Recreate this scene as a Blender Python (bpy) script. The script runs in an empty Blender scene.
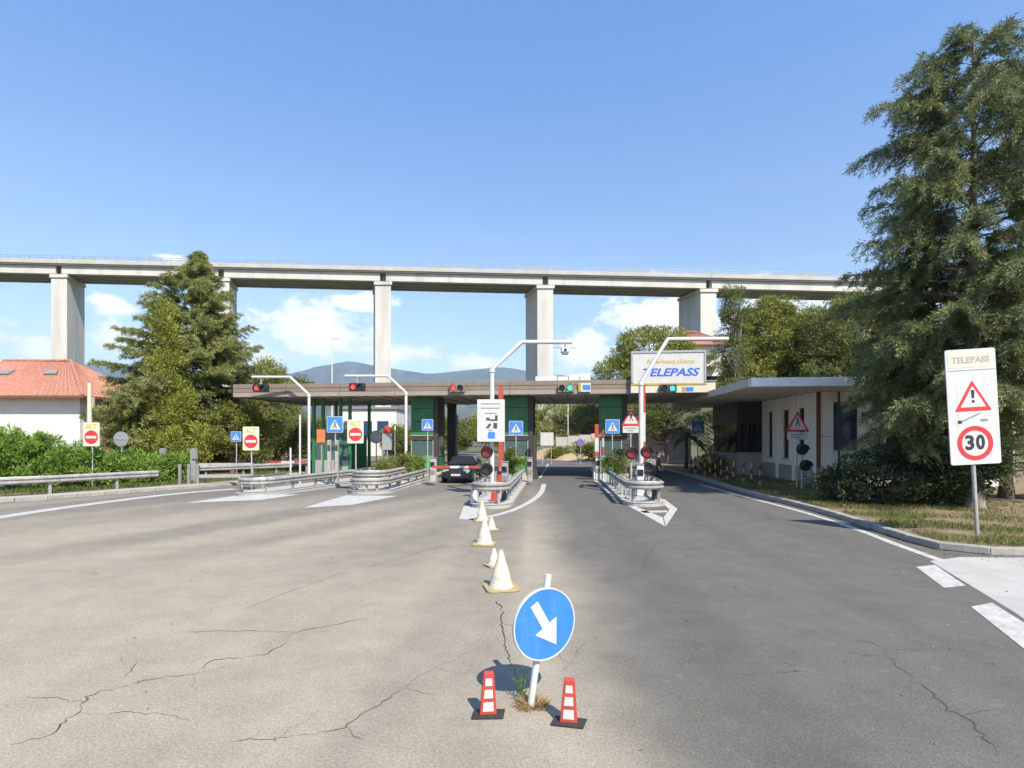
import bpy, math, random
import numpy as np
from mathutils import Vector, Matrix

random.seed(11)
RNG = np.random.default_rng(11)
sc = bpy.context.scene
col = sc.collection
R = math.radians

# ------------------------------------------------------------------ camera
F, HX, HY, CH = 560.0, 512.0, 437.0, 2.5      # focal length in pixels, horizon, eye height
cam_d = bpy.data.cameras.new('camera')
cam_d.sensor_width = 36.0
cam_d.lens = 36.0 * F / 1024.0
cam_d.shift_y = (HY - 384.0) / 1024.0
cam_d.clip_start = 0.1
cam_d.clip_end = 40000
cam = bpy.data.objects.new('camera', cam_d)
col.objects.link(cam)
cam.location = (0, 0, CH)
cam.rotation_euler = (R(90), 0, 0)
sc.camera = cam

# ------------------------------------------------------------------ light
SUN_EL = R(47.5)
SUN_H = Vector((0.48, -0.877, 0)).normalized()
SUN_DIR = Vector((SUN_H.x * math.cos(SUN_EL), SUN_H.y * math.cos(SUN_EL), math.sin(SUN_EL)))
sun_d = bpy.data.lights.new('sun', 'SUN')
sun_d.energy = 5.0
sun_d.angle = R(0.53)
sun_d.color = (1.0, 0.92, 0.79)
sun = bpy.data.objects.new('sun', sun_d)
col.objects.link(sun)
sun.rotation_euler = SUN_DIR.to_track_quat('Z', 'Y').to_euler()

world = bpy.data.worlds.new('World')
sc.world = world
world.use_nodes = True
wn, wl = world.node_tree.nodes, world.node_tree.links
wn.clear()


def wnode(t, **kw):
    n = wn.new(t)
    for k, v in kw.items():
        setattr(n, k, v)
    return n


def wmath(op, a, b=None, c=None, clamp=False):
    n = wnode('ShaderNodeMath', operation=op, use_clamp=clamp)
    for i, v in enumerate((a, b, c)):
        if v is None:
            continue
        if isinstance(v, (int, float)):
            n.inputs[i].default_value = v
        else:
            wl.new(v, n.inputs[i])
    return n.outputs[0]


sky = wnode('ShaderNodeTexSky', sky_type='NISHITA', sun_disc=False)
sky.sun_elevation = SUN_EL
sky.sun_rotation = math.atan2(SUN_H.x, SUN_H.y)
sky.altitude = 50
sky.air_density = 1.25
sky.dust_density = 0.35
sky.ozone_density = 2.0
tc = wnode('ShaderNodeTexCoord')
sep = wnode('ShaderNodeSeparateXYZ')
wl.new(tc.outputs['Generated'], sep.inputs[0])
az = wmath('ARCTAN2', sep.outputs[0], sep.outputs[1])
el = wmath('ARCSINE', sep.outputs[2])
comb = wnode('ShaderNodeCombineXYZ')
wl.new(az, comb.inputs[0])
wl.new(wmath('MULTIPLY', el, 1.7), comb.inputs[1])
n1 = wnode('ShaderNodeTexNoise')
n1.inputs['Scale'].default_value = 13.0
n1.inputs['Detail'].default_value = 9
n1.inputs['Roughness'].default_value = 0.66
wl.new(comb.outputs[0], n1.inputs['Vector'])
n2 = wnode('ShaderNodeTexNoise')
n2.inputs['Scale'].default_value = 3.1
n2.inputs['Detail'].default_value = 2
wl.new(comb.outputs[0], n2.inputs['Vector'])


def pxdir(x, y):
    return math.atan2(x - HX, F), math.atan2(HY - y, math.hypot(F, x - HX))


# the cumulus banks low over the mountains: (centre px, centre py, half width, half height in radians)
banks = [(318, 329, .128, .052), (360, 303, .07, .022), (395, 354, .08, .022), (118, 308, .035, .016),
         (122, 338, .05, .030), (40, 350, .04, .028), (595, 352, .085, .046), (668, 326, .13, .078),
         (480, 362, .06, .020), (250, 354, .07, .03), (172, 258, .03, .007), (770, 318, .12, .06), (375, 368, .05, .02),
         (-160, 330, .16, .06), (1180, 330, .2, .06), (-420, 345, .2, .05)]
acc = None
for bx, by, hw, hh in banks:
    a0, e0 = pxdir(bx, by)
    dx = wmath('DIVIDE', wmath('SUBTRACT', az, a0), hw)
    dy = wmath('DIVIDE', wmath('SUBTRACT', el, e0), hh)
    d = wmath('SQRT', wmath('ADD', wmath('MULTIPLY', dx, dx), wmath('MULTIPLY', dy, dy)))
    c = wmath('SUBTRACT', 1.0, d)
    acc = c if acc is None else wmath('MAXIMUM', acc, c)
acc = wmath('MAXIMUM', acc, -1.2)
# cloud goes on round the whole horizon outside the frame
band = wmath('MULTIPLY', wmath('SUBTRACT', 1.0, wmath('ABSOLUTE', wmath('DIVIDE', wmath('SUBTRACT', el, .14), .12))), .8)
back = wmath('MINIMUM', band, wmath('SUBTRACT', wmath('MULTIPLY', n2.outputs['Fac'], 6.0), 3.3))
away = wmath('MULTIPLY', wmath('SUBTRACT', wmath('ABSOLUTE', az), 1.0), 4.0)
back = wmath('MINIMUM', back, away)
acc = wmath('MAXIMUM', acc, back)
nz = wmath('MULTIPLY', wmath('SUBTRACT', n1.outputs['Fac'], 0.5), 3.4)
dens = wmath('ADD', acc, nz)
cov = wnode('ShaderNodeMapRange', interpolation_type='SMOOTHSTEP')
wl.new(dens, cov.inputs['Value'])
cov.inputs['From Min'].default_value = 0.02
cov.inputs['From Max'].default_value = 0.45
cov.inputs['To Max'].default_value = 0.93
# brighter tops, greyer bellies come from density of the bank itself
shade = wnode('ShaderNodeMapRange')
wl.new(dens, shade.inputs['Value'])
shade.inputs['From Min'].default_value = 0.2
shade.inputs['From Max'].default_value = 1.5
ccol = wnode('ShaderNodeMixRGB')
ccol.inputs[1].default_value = (5.4, 5.9, 6.7, 1)
ccol.inputs[2].default_value = (8.6, 8.8, 9.1, 1)
wl.new(shade.outputs[0], ccol.inputs[0])
# thin high veil
n3 = wnode('ShaderNodeTexNoise')
n3.inputs['Scale'].default_value = 2.0
n3.inputs['Detail'].default_value = 6
mp = wnode('ShaderNodeMapping')
mp.inputs['Scale'].default_value = (1.0, 5.0, 1.0)
mp.inputs['Rotation'].default_value = (0, 0, R(12))
wl.new(comb.outputs[0], mp.inputs[0])
wl.new(mp.outputs[0], n3.inputs['Vector'])
veil = wnode('ShaderNodeMapRange')
wl.new(n3.outputs['Fac'], veil.inputs['Value'])
veil.inputs['From Min'].default_value = 0.48
veil.inputs['From Max'].default_value = 0.85
veil.inputs['To Max'].default_value = 0.22
lowv = wmath('MULTIPLY', veil.outputs[0], wmath('SUBTRACT', 1.0, wmath('MULTIPLY', el, 2.2), clamp=True))
mixv = wnode('ShaderNodeMixRGB')
wl.new(lowv, mixv.inputs[0])
tint = wnode('ShaderNodeMixRGB', blend_type='MULTIPLY')
tint.inputs[0].default_value = 1
tcol = wnode('ShaderNodeMixRGB')
tcol.inputs[1].default_value = (.87, .89, .95, 1)
tcol.inputs[2].default_value = (.68, .95, 1.27, 1)
tel = wnode('ShaderNodeMapRange', interpolation_type='SMOOTHSTEP')
wl.new(el, tel.inputs['Value'])
tel.inputs['From Min'].default_value = .22
tel.inputs['From Max'].default_value = .78
wl.new(tel.outputs[0], tcol.inputs[0])
wl.new(tcol.outputs[0], tint.inputs[2])
wl.new(sky.outputs[0], tint.inputs[1])
wl.new(tint.outputs[0], mixv.inputs[1])
mixv.inputs[2].default_value = (6.5, 6.9, 7.4, 1)
mixs = wnode('ShaderNodeMixRGB')
wl.new(cov.outputs[0], mixs.inputs[0])
wl.new(mixv.outputs[0], mixs.inputs[1])
wl.new(ccol.outputs[0], mixs.inputs[2])
bg = wnode('ShaderNodeBackground')
bg.inputs[1].default_value = 0.12
wl.new(mixs.outputs[0], bg.inputs[0])
world.cycles.sampling_method = 'MANUAL'
world.cycles.sample_map_resolution = 512
wo = wnode('ShaderNodeOutputWorld')
wl.new(bg.outputs[0], wo.inputs[0])

vs = sc.view_settings
vs.view_transform = 'Standard'
vs.look = 'None'
vs.gamma = 1
vs.use_curve_mapping = False
vs.exposure = 0.8
sc.render.engine = 'CYCLES'
sc.cycles.max_bounces = 6
sc.cycles.transparent_max_bounces = 8
sc.cycles.use_denoising = True
sc.cycles.use_adaptive_sampling = True
sc.cycles.adaptive_threshold = 0.025


# ------------------------------------------------------------------ helpers
def G(x, y):
    """ground point seen at a photo pixel"""
    Y = F * CH / (y - HY)
    return ((x - HX) / F * Y, Y)


def P(x, y, Y):
    return ((x - HX) / F * Y, Y, CH + (HY - y) / F * Y)


def nodes_of(m):
    m.use_nodes = True
    return m.node_tree.nodes, m.node_tree.links, m.node_tree.nodes['Principled BSDF']


def mat(name, c, rough=0.7, metal=0.0, var=0.18, scale=2.5, bump=0.0, bscale=60.0, dirt=None, emit=None):
    """procedural material: base colour with soft noise variation, optional streak dirt and fine bump"""
    m = bpy.data.materials.new(name)
    n, l, b = nodes_of(m)
    b.inputs['Roughness'].default_value = rough
    b.inputs['Metallic'].default_value = metal
    t = n.new('ShaderNodeTexCoord')
    ns = n.new('ShaderNodeTexNoise')
    ns.inputs['Scale'].default_value = scale
    ns.inputs['Detail'].default_value = 6
    ns.inputs['Roughness'].default_value = 0.65
    l.new(t.outputs['Object'], ns.inputs['Vector'])
    mr = n.new('ShaderNodeMapRange')
    mr.inputs['From Min'].default_value = 0.3
    mr.inputs['From Max'].default_value = 0.7
    mr.inputs['To Min'].default_value = 1 - var
    mr.inputs['To Max'].default_value = 1 + var * 0.6
    l.new(ns.outputs['Fac'], mr.inputs['Value'])
    mx = n.new('ShaderNodeMixRGB')
    mx.blend_type = 'MULTIPLY'
    mx.inputs[0].default_value = 1
    mx.inputs[1].default_value = (*c, 1)
    l.new(mr.outputs[0], mx.inputs[2])
    out = mx.outputs[0]
    if dirt:
        d2 = n.new('ShaderNodeTexNoise')
        d2.inputs['Scale'].default_value = scale * 0.8
        d2.inputs['Detail'].default_value = 8
        d2.inputs['Roughness'].default_value = 0.7
        mp = n.new('ShaderNodeMapping')
        mp.inputs['Scale'].default_value = (3.0, 3.0, 0.35)
        mp.inputs['Location'].default_value = (3.3, 1.1, 0.4)
        l.new(t.outputs['Object'], mp.inputs[0])
        l.new(mp.outputs[0], d2.inputs['Vector'])
        r2 = n.new('ShaderNodeMapRange')
        r2.inputs['From Min'].default_value = 0.5
        r2.inputs['From Max'].default_value = 0.78
        r2.inputs['To Max'].default_value = dirt[3]
        l.new(d2.outputs['Fac'], r2.inputs['Value'])
        m2 = n.new('ShaderNodeMixRGB')
        l.new(r2.outputs[0], m2.inputs[0])
        l.new(out, m2.inputs[1])
        m2.inputs[2].default_value = (*dirt[:3], 1)
        out = m2.outputs[0]
    l.new(out, b.inputs['Base Color'])
    if bump:
        nb = n.new('ShaderNodeTexNoise')
        nb.inputs['Scale'].default_value = bscale
        nb.inputs['Detail'].default_value = 4
        l.new(t.outputs['Object'], nb.inputs['Vector'])
        bp = n.new('ShaderNodeBump')
        bp.inputs['Strength'].default_value = bump
        bp.inputs['Distance'].default_value = 0.02
        l.new(nb.outputs['Fac'], bp.inputs['Height'])
        l.new(bp.outputs[0], b.inputs['Normal'])
    if emit:
        b.inputs['Emission Color'].default_value = (*emit[:3], 1)
        b.inputs['Emission Strength'].default_value = emit[3]
    return m


def leafmat(name, c1, c2, tr=0.25, rough=0.55):
    m = bpy.data.materials.new(name)
    n, l, b = nodes_of(m)
    g = n.new('ShaderNodeNewGeometry')
    t = n.new('ShaderNodeTexCoord')
    ns = n.new('ShaderNodeTexNoise')
    ns.inputs['Scale'].default_value = 0.9
    ns.inputs['Detail'].default_value = 3
    l.new(t.outputs['Object'], ns.inputs['Vector'])
    ad = n.new('ShaderNodeMath')
    ad.operation = 'MULTIPLY_ADD'
    l.new(ns.outputs['Fac'], ad.inputs[0])
    ad.inputs[1].default_value = 1.5
    ad.inputs[2].default_value = -0.55
    a2 = n.new('ShaderNodeMath')
    a2.operation = 'MULTIPLY_ADD'
    a2.use_clamp = True
    l.new(g.outputs['Random Per Island'], a2.inputs[0])
    a2.inputs[1].default_value = 0.6
    l.new(ad.outputs[0], a2.inputs[2])
    mx = n.new('ShaderNodeMixRGB')
    l.new(a2.outputs[0], mx.inputs[0])
    mx.inputs[1].default_value = (*c1, 1)
    mx.inputs[2].default_value = (*c2, 1)
    l.new(mx.outputs[0], b.inputs['Base Color'])
    b.inputs['Roughness'].default_value = rough
    b.inputs['Specular IOR Level'].default_value = 0.3
    tl = n.new('ShaderNodeBsdfTranslucent')
    l.new(mx.outputs[0], tl.inputs[0])
    ms = n.new('ShaderNodeMixShader')
    ms.inputs[0].default_value = tr
    l.new(b.outputs[0], ms.inputs[1])
    l.new(tl.outputs[0], ms.inputs[2])
    l.new(ms.outputs[0], n['Material Output'].inputs[0])
    return m


def glassmat(name, c, rough=0.08):
    m = bpy.data.materials.new(name)
    n, l, b = nodes_of(m)
    b.inputs['Base Color'].default_value = (*c, 1)
    b.inputs['Roughness'].default_value = rough
    b.inputs['Specular IOR Level'].default_value = 0.8
    tr = n.new('ShaderNodeBsdfTransparent')
    tr.inputs[0].default_value = (.75, .85, .83, 1)
    ms = n.new('ShaderNodeMixShader')
    ms.inputs[0].default_value = 0.45
    l.new(b.outputs[0], ms.inputs[1])
    l.new(tr.outputs[0], ms.inputs[2])
    l.new(ms.outputs[0], n['Material Output'].inputs[0])
    return m


class MB:
    def __init__(s):
        s.v, s.f = [], []

    def add(s, vs_, fs):
        o = len(s.v)
        s.v += [tuple(p) for p in vs_]
        s.f += [tuple(i + o for i in q) for q in fs]
        return s

    def box(s, c, d, rz=0.0, taper=(1, 1)):
        x, y, z = d[0] / 2, d[1] / 2, d[2] / 2
        tx, ty = taper
        p = [(-x, -y, -z), (x, -y, -z), (x, y, -z), (-x, y, -z), (-x * tx, -y * ty, z), (x * tx, -y * ty, z), (x * tx, y * ty, z), (-x * tx, y * ty, z)]
        cs, sn = math.cos(rz), math.sin(rz)
        p = [(c[0] + a * cs - b * sn, c[1] + a * sn + b * cs, c[2] + e) for a, b, e in p]
        return s.add(p, [(3, 2, 1, 0), (4, 5, 6, 7), (0, 1, 5, 4), (1, 2, 6, 5), (2, 3, 7, 6), (3, 0, 4, 7)])

    def bx(s, x0, x1, y0, y1, z0, z1):
        return s.box(((x0 + x1) / 2, (y0 + y1) / 2, (z0 + z1) / 2), (x1 - x0, y1 - y0, z1 - z0))

    def prism(s, pts, a0, a1, ax='y'):
        """polygon in the two other axes extruded along ax"""
        n = len(pts)

        def m(p, a):
            return (p[0], a, p[1]) if ax == 'y' else ((p[0], p[1], a) if ax == 'z' else (a, p[0], p[1]))
        vs_ = [m(p, a0) for p in pts] + [m(p, a1) for p in pts]
        fs = [tuple(range(n)), tuple(range(2 * n - 1, n - 1, -1))]
        fs += [(i, i + n, (i + 1) % n + n, (i + 1) % n) for i in range(n)]
        return s.add(vs_, fs)

    def ring(s, r0, r1, a0, a1, cx=0, cz=0, n=40):
        """flat annulus facing y"""
        vs_ = []
        for k in range(n):
            t = 2 * math.pi * k / n
            c, q = math.cos(t), math.sin(t)
            vs_ += [(cx + r0 * c, a0, cz + r0 * q), (cx + r1 * c, a0, cz + r1 * q), (cx + r0 * c, a1, cz + r0 * q), (cx + r1 * c, a1, cz + r1 * q)]
        fs = []
        for k in range(n):
            i, j = 4 * k, 4 * ((k + 1) % n)
            fs += [(i, i + 1, j + 1, j), (i + 2, j + 2, j + 3, i + 3), (i + 1, i + 3, j + 3, j + 1), (i, j, j + 2, i + 2)]
        return s.add(vs_, fs)

    def tube(s, path, r, n=8, caps=True):
        path = [Vector(p) for p in path]
        if not hasattr(r, '__len__'):
            r = [r] * len(path)
        o = len(s.v)
        up = None
        for i, p in enumerate(path):
            if i == 0:
                t = path[1] - path[0]
            elif i == len(path) - 1:
                t = path[-1] - path[-2]
            else:
                t = (path[i + 1] - p).normalized() + (p - path[i - 1]).normalized()
            t.normalize()
            if up is None:
                up = Vector((0, 0, 1)) if abs(t.z) < 0.9 else Vector((1, 0, 0))
            a = t.cross(up)
            a.normalize()
            b = a.cross(t)
            up = b
            for k in range(n):
                q = 2 * math.pi * k / n + math.pi / n
                s.v.append(tuple(p + (a * math.cos(q) + b * math.sin(q)) * r[i]))
        for i in range(len(path) - 1):
            for k in range(n):
                k2 = (k + 1) % n
                s.f.append((o + i * n + k, o + (i + 1) * n + k, o + (i + 1) * n + k2, o + i * n + k2))
        if caps:
            s.f.append(tuple(o + k for k in range(n)))
            s.f.append(tuple(o + (len(path) - 1) * n + k for k in range(n - 1, -1, -1)))
        return s

    def lathe(s, prof, c=(0, 0, 0), n=20):
        o = len(s.v)
        for r, z in prof:
            for k in range(n):
                q = 2 * math.pi * k / n
                s.v.append((c[0] + r * math.cos(q), c[1] + r * math.sin(q), c[2] + z))
        for i in range(len(prof) - 1):
            for k in range(n):
                k2 = (k + 1) % n
                s.f.append((o + i * n + k, o + i * n + k2, o + (i + 1) * n + k2, o + (i + 1) * n + k))
        s.f.append(tuple(o + k for k in range(n - 1, -1, -1)))
        s.f.append(tuple(o + (len(prof) - 1) * n + k for k in range(n)))
        return s

    def mesh(s, name, m, smooth=False):
        me = bpy.data.meshes.new(name)
        me.from_pydata(s.v, [], s.f)
        if smooth:
            me.polygons.foreach_set('use_smooth', [True] * len(me.polygons))
            try:
                me.set_sharp_from_angle(angle=R(40))
            except Exception:
                pass
        me.materials.append(m)
        me.update()
        return me

    def build(s, name, m, parent=None, smooth=False, bevel=0.0, loc=None, rz=0.0):
        o = bpy.data.objects.new(name, s.mesh(name, m, smooth))
        col.objects.link(o)
        if parent is not None:
            o.parent = parent
        if loc is not None:
            o.location = loc
            o.rotation_euler = (0, 0, rz)
        if bevel:
            b = o.modifiers.new('bevel', 'BEVEL')
            b.width = bevel
            b.segments = 2
            b.limit_method = 'ANGLE'
        return o


def tag(o, label=None, cat=None, group=None, kind=None):
    if label:
        o['label'] = label
    if cat:
        o['category'] = cat
    if group:
        o['group'] = group
    if kind:
        o['kind'] = kind
    return o


def thing(name, label, cat, loc=(0, 0, 0), rz=0.0, group=None):
    o = bpy.data.objects.new(name, None)
    o.empty_display_size = 0.2
    col.objects.link(o)
    o.location = loc
    o.rotation_euler = (0, 0, rz)
    return tag(o, label, cat, group)


def share(me, name, parent, loc=(0, 0, 0), rot=(0, 0, 0), scale=None):
    o = bpy.data.objects.new(name, me)
    col.objects.link(o)
    o.parent = parent
    o.location = loc
    o.rotation_euler = rot
    if scale:
        o.scale = scale
    return o


def copy_tree(o, parent=None):
    c = o.copy()
    col.objects.link(c)
    c.parent = parent
    for ch in [x for x in bpy.data.objects if x.parent == o]:
        copy_tree(ch, c)
    return c


def text(name, body, size, m, parent, loc, shear=0.0, ext=0.002, bold=0.0, rz=0.0, width=None):
    """lettering as a mesh, standing in the xz plane facing -y, centred on loc"""
    cu = bpy.data.curves.new(name, 'FONT')
    cu.body = body
    cu.size = size
    cu.shear = shear
    cu.extrude = ext
    cu.offset = bold
    cu.align_x = 'CENTER'
    cu.align_y = 'CENTER'
    cu.resolution_u = 3
    tmp = bpy.data.objects.new('tmp', cu)
    col.objects.link(tmp)
    dg = bpy.context.evaluated_depsgraph_get()
    me = bpy.data.meshes.new_from_object(tmp.evaluated_get(dg))
    bpy.data.objects.remove(tmp)
    me.name = name
    me.materials.clear()
    me.materials.append(m)
    o = bpy.data.objects.new(name, me)
    col.objects.link(o)
    o.parent = parent
    o.location = loc
    o.rotation_euler = (R(90), 0, rz)
    if width and me.vertices:
        xs = [v.co.x for v in me.vertices]
        w0 = max(xs) - min(xs)
        if w0 > 1e-6:
            o.scale = (width / w0, 1, 1)
    return o


def disc_pts(r, n=40, cx=0, cz=0):
    return [(cx + r * math.cos(2 * math.pi * k / n), cz + r * math.sin(2 * math.pi * k / n)) for k in range(n)]


def rrect(w, h, r, cx=0, cz=0, n=5):
    p = []
    for sx, sz, a0 in ((1, 1, 0), (-1, 1, 90), (-1, -1, 180), (1, -1, 270)):
        for k in range(n):
            a = R(a0 + 90 * k / (n - 1))
            p.append((cx + sx * (w / 2 - r) + r * math.cos(a), cz + sz * (h / 2 - r) + r * math.sin(a)))
    return p


def tri_pts(w, cx=0, cz=0, rr=0.12):
    """rounded triangle, point up, centred on its middle height"""
    h = w * 0.866
    c = [(-w / 2, -h / 2), (w / 2, -h / 2), (0, h / 2)]
    out = []
    for i in range(3):
        a, b, d = Vector(c[i - 1]), Vector(c[i]), Vector(c[(i + 1) % 3])
        for t in (rr, rr * .35):
            out.append(b + (a - b) * t)
        for t in (rr * .35, rr):
            out.append(b + (d - b) * t)
    return [(cx + p[0], cz + p[1]) for p in out]


# ------------------------------------------------------------------ materials
MT = {}
MT['concrete'] = mat('concrete', (.42, .40, .36), .85, var=.12, scale=.25, bump=.2, bscale=8, dirt=(.26, .25, .23, .45))
MT['viaduct_concrete'] = mat('viaduct_concrete', (.52, .50, .455), .85, var=.10, scale=.12, dirt=(.27, .26, .235, .75))
MT['viaduct_shaded'] = mat('viaduct_shaded', (.28, .265, .235), .85, var=.12, scale=.15, dirt=(.26, .25, .24, .6))  # stained concrete, darkened further to put the underside's shade into its colour
MT['kerb'] = mat('kerb', (.30, .285, .25), .9, var=.25, scale=2.5, bump=.4, bscale=30, dirt=(.18, .17, .15, .6))
MT['pale_concrete'] = mat('pale_concrete', (.37, .355, .325), .9, var=.15, scale=.6, bump=.3, bscale=25, dirt=(.30, .28, .25, .5))
MT['white_paint'] = mat('white_paint', (.44, .43, .40), .8, var=.25, scale=5, dirt=(.15, .145, .135, .85))
MT['white'] = mat('white', (.56, .55, .52), .5, var=.08, scale=3, dirt=(.5, .48, .44, .35))
MT['cream'] = mat('cream', (.56,.51,.36), .55, var=.1, scale=3)
MT['sign_white'] = mat('sign_white', (.50, .50, .48), .5, var=.10, scale=3, dirt=(.33, .32, .28, .45))
MT['sign_cream'] = mat('sign_cream', (.54, .52, .40), .45, var=.06, scale=3)
MT['sign_red'] = mat('sign_red', (.55, .03, .035), .45, var=.12, scale=5)
MT['sign_blue'] = mat('sign_blue', (.035, .185, .60), .5, var=.16, scale=7, dirt=(.12, .24, .50, .45))
MT['lettering_blue'] = mat('lettering_blue', (.02, .10, .50), .5, var=.05)
MT['lettering_ochre'] = mat('lettering_ochre', (.42, .30, .05), .5, var=.05)
MT['lettering_yellow'] = mat('lettering_yellow', (.42, .40, .10), .5, var=.05)
MT['lettering_pale'] = mat('lettering_pale', (.34, .32, .25), .5, var=.05)
MT['black'] = mat('black', (.018, .018, .02), .6, var=.2, scale=6)
MT['dark_grey'] = mat('dark_grey', (.05, .05, .052), .7, var=.2, scale=4)
MT['mid_grey'] = mat('mid_grey', (.20, .20, .20), .7, var=.15, scale=4)
MT['sign_back'] = mat('sign_back', (.36, .37, .38), .5, metal=.5, var=.12, scale=5)
MT['galvanised'] = mat('galvanised', (.41, .40, .375), .5, metal=.35, var=.3, scale=3.5, dirt=(.20, .145, .10, .75))
MT['galvanised_dull'] = mat('galvanised_dull', (.36, .36, .35), .6, metal=.4, var=.2, scale=4, dirt=(.22, .15, .10, .5))
MT['pole_white'] = mat('pole_white', (.53, .53, .51), .45, var=.08, scale=2, dirt=(.5, .47, .42, .4))
MT['fascia'] = mat('fascia', (.200, .160, .122), .6, var=.15, scale=1.2, dirt=(.20, .14, .11, .5))
MT['fascia_pale'] = mat('fascia_pale', (.28, .235, .19), .6, var=.12, scale=1.2, dirt=(.28, .22, .18, .5))
MT['soffit'] = mat('soffit', (.50, .45, .385), .8, var=.12, scale=.8, dirt=(.25, .21, .18, .4))
MT['booth_green'] = mat('booth_green', (.030, .160, .062), .45, var=.2, scale=2, dirt=(.015, .06, .03, .5))
MT['booth_green_bright'] = mat('booth_green_bright', (.04, .36, .09), .45, var=.12, scale=3)
MT['booth_dark'] = mat('booth_dark', (.045, .038, .034), .6, var=.2, scale=2)
MT['glass'] = glassmat('glass', (.10, .16, .16))
MT['glass_dark'] = mat('glass_dark', (.02, .024, .03), .08, var=.1)
MT['glass_blue'] = mat('glass_blue', (.03, .06, .13), .08, var=.15)
MT['red_paint'] = mat('red_paint', (.42, .05, .035), .55, var=.25, scale=9, dirt=(.22, .08, .06, .7))
MT['yellow_paint'] = mat('yellow_paint', (.42, .27, .05), .5, var=.15, scale=5, dirt=(.3, .2, .08, .5))
MT['rubber'] = mat('rubber', (.028, .027, .026), .85, var=.3, scale=8, bump=.2, bscale=80)
MT['cone_white'] = mat('cone_white', (.46, .435, .35), .55, var=.12, scale=6, dirt=(.50, .43, .27, .6))
MT['cone_base'] = mat('cone_base', (.36, .28, .13), .7, var=.2, scale=8, dirt=(.25, .2, .12, .6))
MT['lens_red'] = mat('lens_red', (.6, .02, .02), .3, emit=(1, .06, .04, 1.1))
MT['lens_red_off'] = mat('lens_red_off', (.20, .02, .025), .25)
MT['lens_green'] = mat('lens_green', (.02, .5, .3), .3, emit=(.06, 1, .55, .9))
MT['lens_off'] = mat('lens_off', (.03, .03, .035), .2)
MT['lens_green_off'] = mat('lens_green_off', (.01, .07, .055), .25)
MT['wall_white'] = mat('wall_white', (.62, .60, .56), .85, var=.08, scale=.7, dirt=(.5, .47, .42, .4))
MT['wall_grey'] = mat('wall_grey', (.33, .32, .30), .85, var=.12, scale=.9, dirt=(.2, .19, .18, .4))
MT['wood_brown'] = mat('wood_brown', (.16, .075, .04), .6, var=.2, scale=2)
MT['bark'] = mat('bark', (.115, .085, .062), .95, var=.35, scale=3, bump=.8, bscale=14)
MT['bark_pale'] = mat('bark_pale', (.24, .20, .165), .95, var=.3, scale=3, bump=.8, bscale=14)
MT['car_black'] = mat('car_black', (.014, .015, .018), .22, var=.1)
MT['car_plastic'] = mat('car_plastic', (.02, .02, .02), .6, var=.1)
MT['headlamp'] = mat('headlamp', (.55, .56, .58), .15, metal=.5, var=.1)
MT['soil'] = mat('soil', (.20, .145, .085), .95, var=.35, scale=1.2, bump=.6, bscale=20, dirt=(.10, .10, .04, .7))
MT['terrain'] = mat('terrain', (.105, .105, .05), .95, var=.4, scale=.08, bump=.5, bscale=2, dirt=(.17, .14, .08, .6))
MT['ochre_earth'] = mat('ochre_earth', (.40, .29, .16), .95, var=.3, scale=.7, bump=.6, bscale=6, dirt=(.14, .13, .05, .7))
MT['stone'] = mat('stone', (.42, .38, .31), .95, var=.25, scale=.9, bump=.7, bscale=5, dirt=(.22, .2, .16, .6))
MT['crack'] = mat('crack', (.065, .058, .050), .95, var=.3, scale=20)
MT['mountain'] = mat('mountain', (.060, .072, .040), .95, var=.6, scale=.0035, dirt=(.17, .155, .12, .8))

MT['fir'] = leafmat('fir', (.075, .12, .036), (.33, .345, .10))
MT['yellow_conifer'] = leafmat('yellow_conifer', (.12, .155, .020), (.38, .38, .07))
MT['cedar'] = leafmat('cedar', (.042, .075, .032), (.22, .245, .095))
MT['pine'] = leafmat('pine', (.095, .13, .024), (.38, .37, .085))
MT['pine_dark'] = leafmat('pine_dark', (.055, .085, .026), (.25, .26, .075))
MT['fir_tip'] = leafmat('fir_tip', (.15, .18, .055), (.42, .40, .15))
MT['cedar_tip'] = leafmat('cedar_tip', (.12, .155, .065), (.36, .38, .16))
MT['office_white'] = mat('office_white', (.80, .78, .73), .85, var=.06, scale=.7, dirt=(.55, .52, .47, .35))
MT['office_soffit'] = mat('office_soffit', (.74, .64, .50), .8, var=.08, scale=.8)
MT['fascia_white'] = mat('fascia_white', (.80, .79, .76), .5, var=.05)
MT['oleander'] = leafmat('oleander', (.075, .16, .022), (.30, .43, .075), tr=.35)
MT['broadleaf'] = leafmat('broadleaf', (.065, .10, .016), (.29, .29, .06), tr=.35)
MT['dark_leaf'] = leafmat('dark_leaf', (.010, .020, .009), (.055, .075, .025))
MT['grass'] = leafmat('grass', (.10, .125, .03), (.33, .27, .11), tr=.35)
MT['grass_green'] = leafmat('grass_green', (.05, .10, .015), (.18, .23, .05), tr=.35)
MT['dry_grass'] = leafmat('dry_grass', (.20, .11, .035), (.42, .29, .12), tr=.3)


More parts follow.
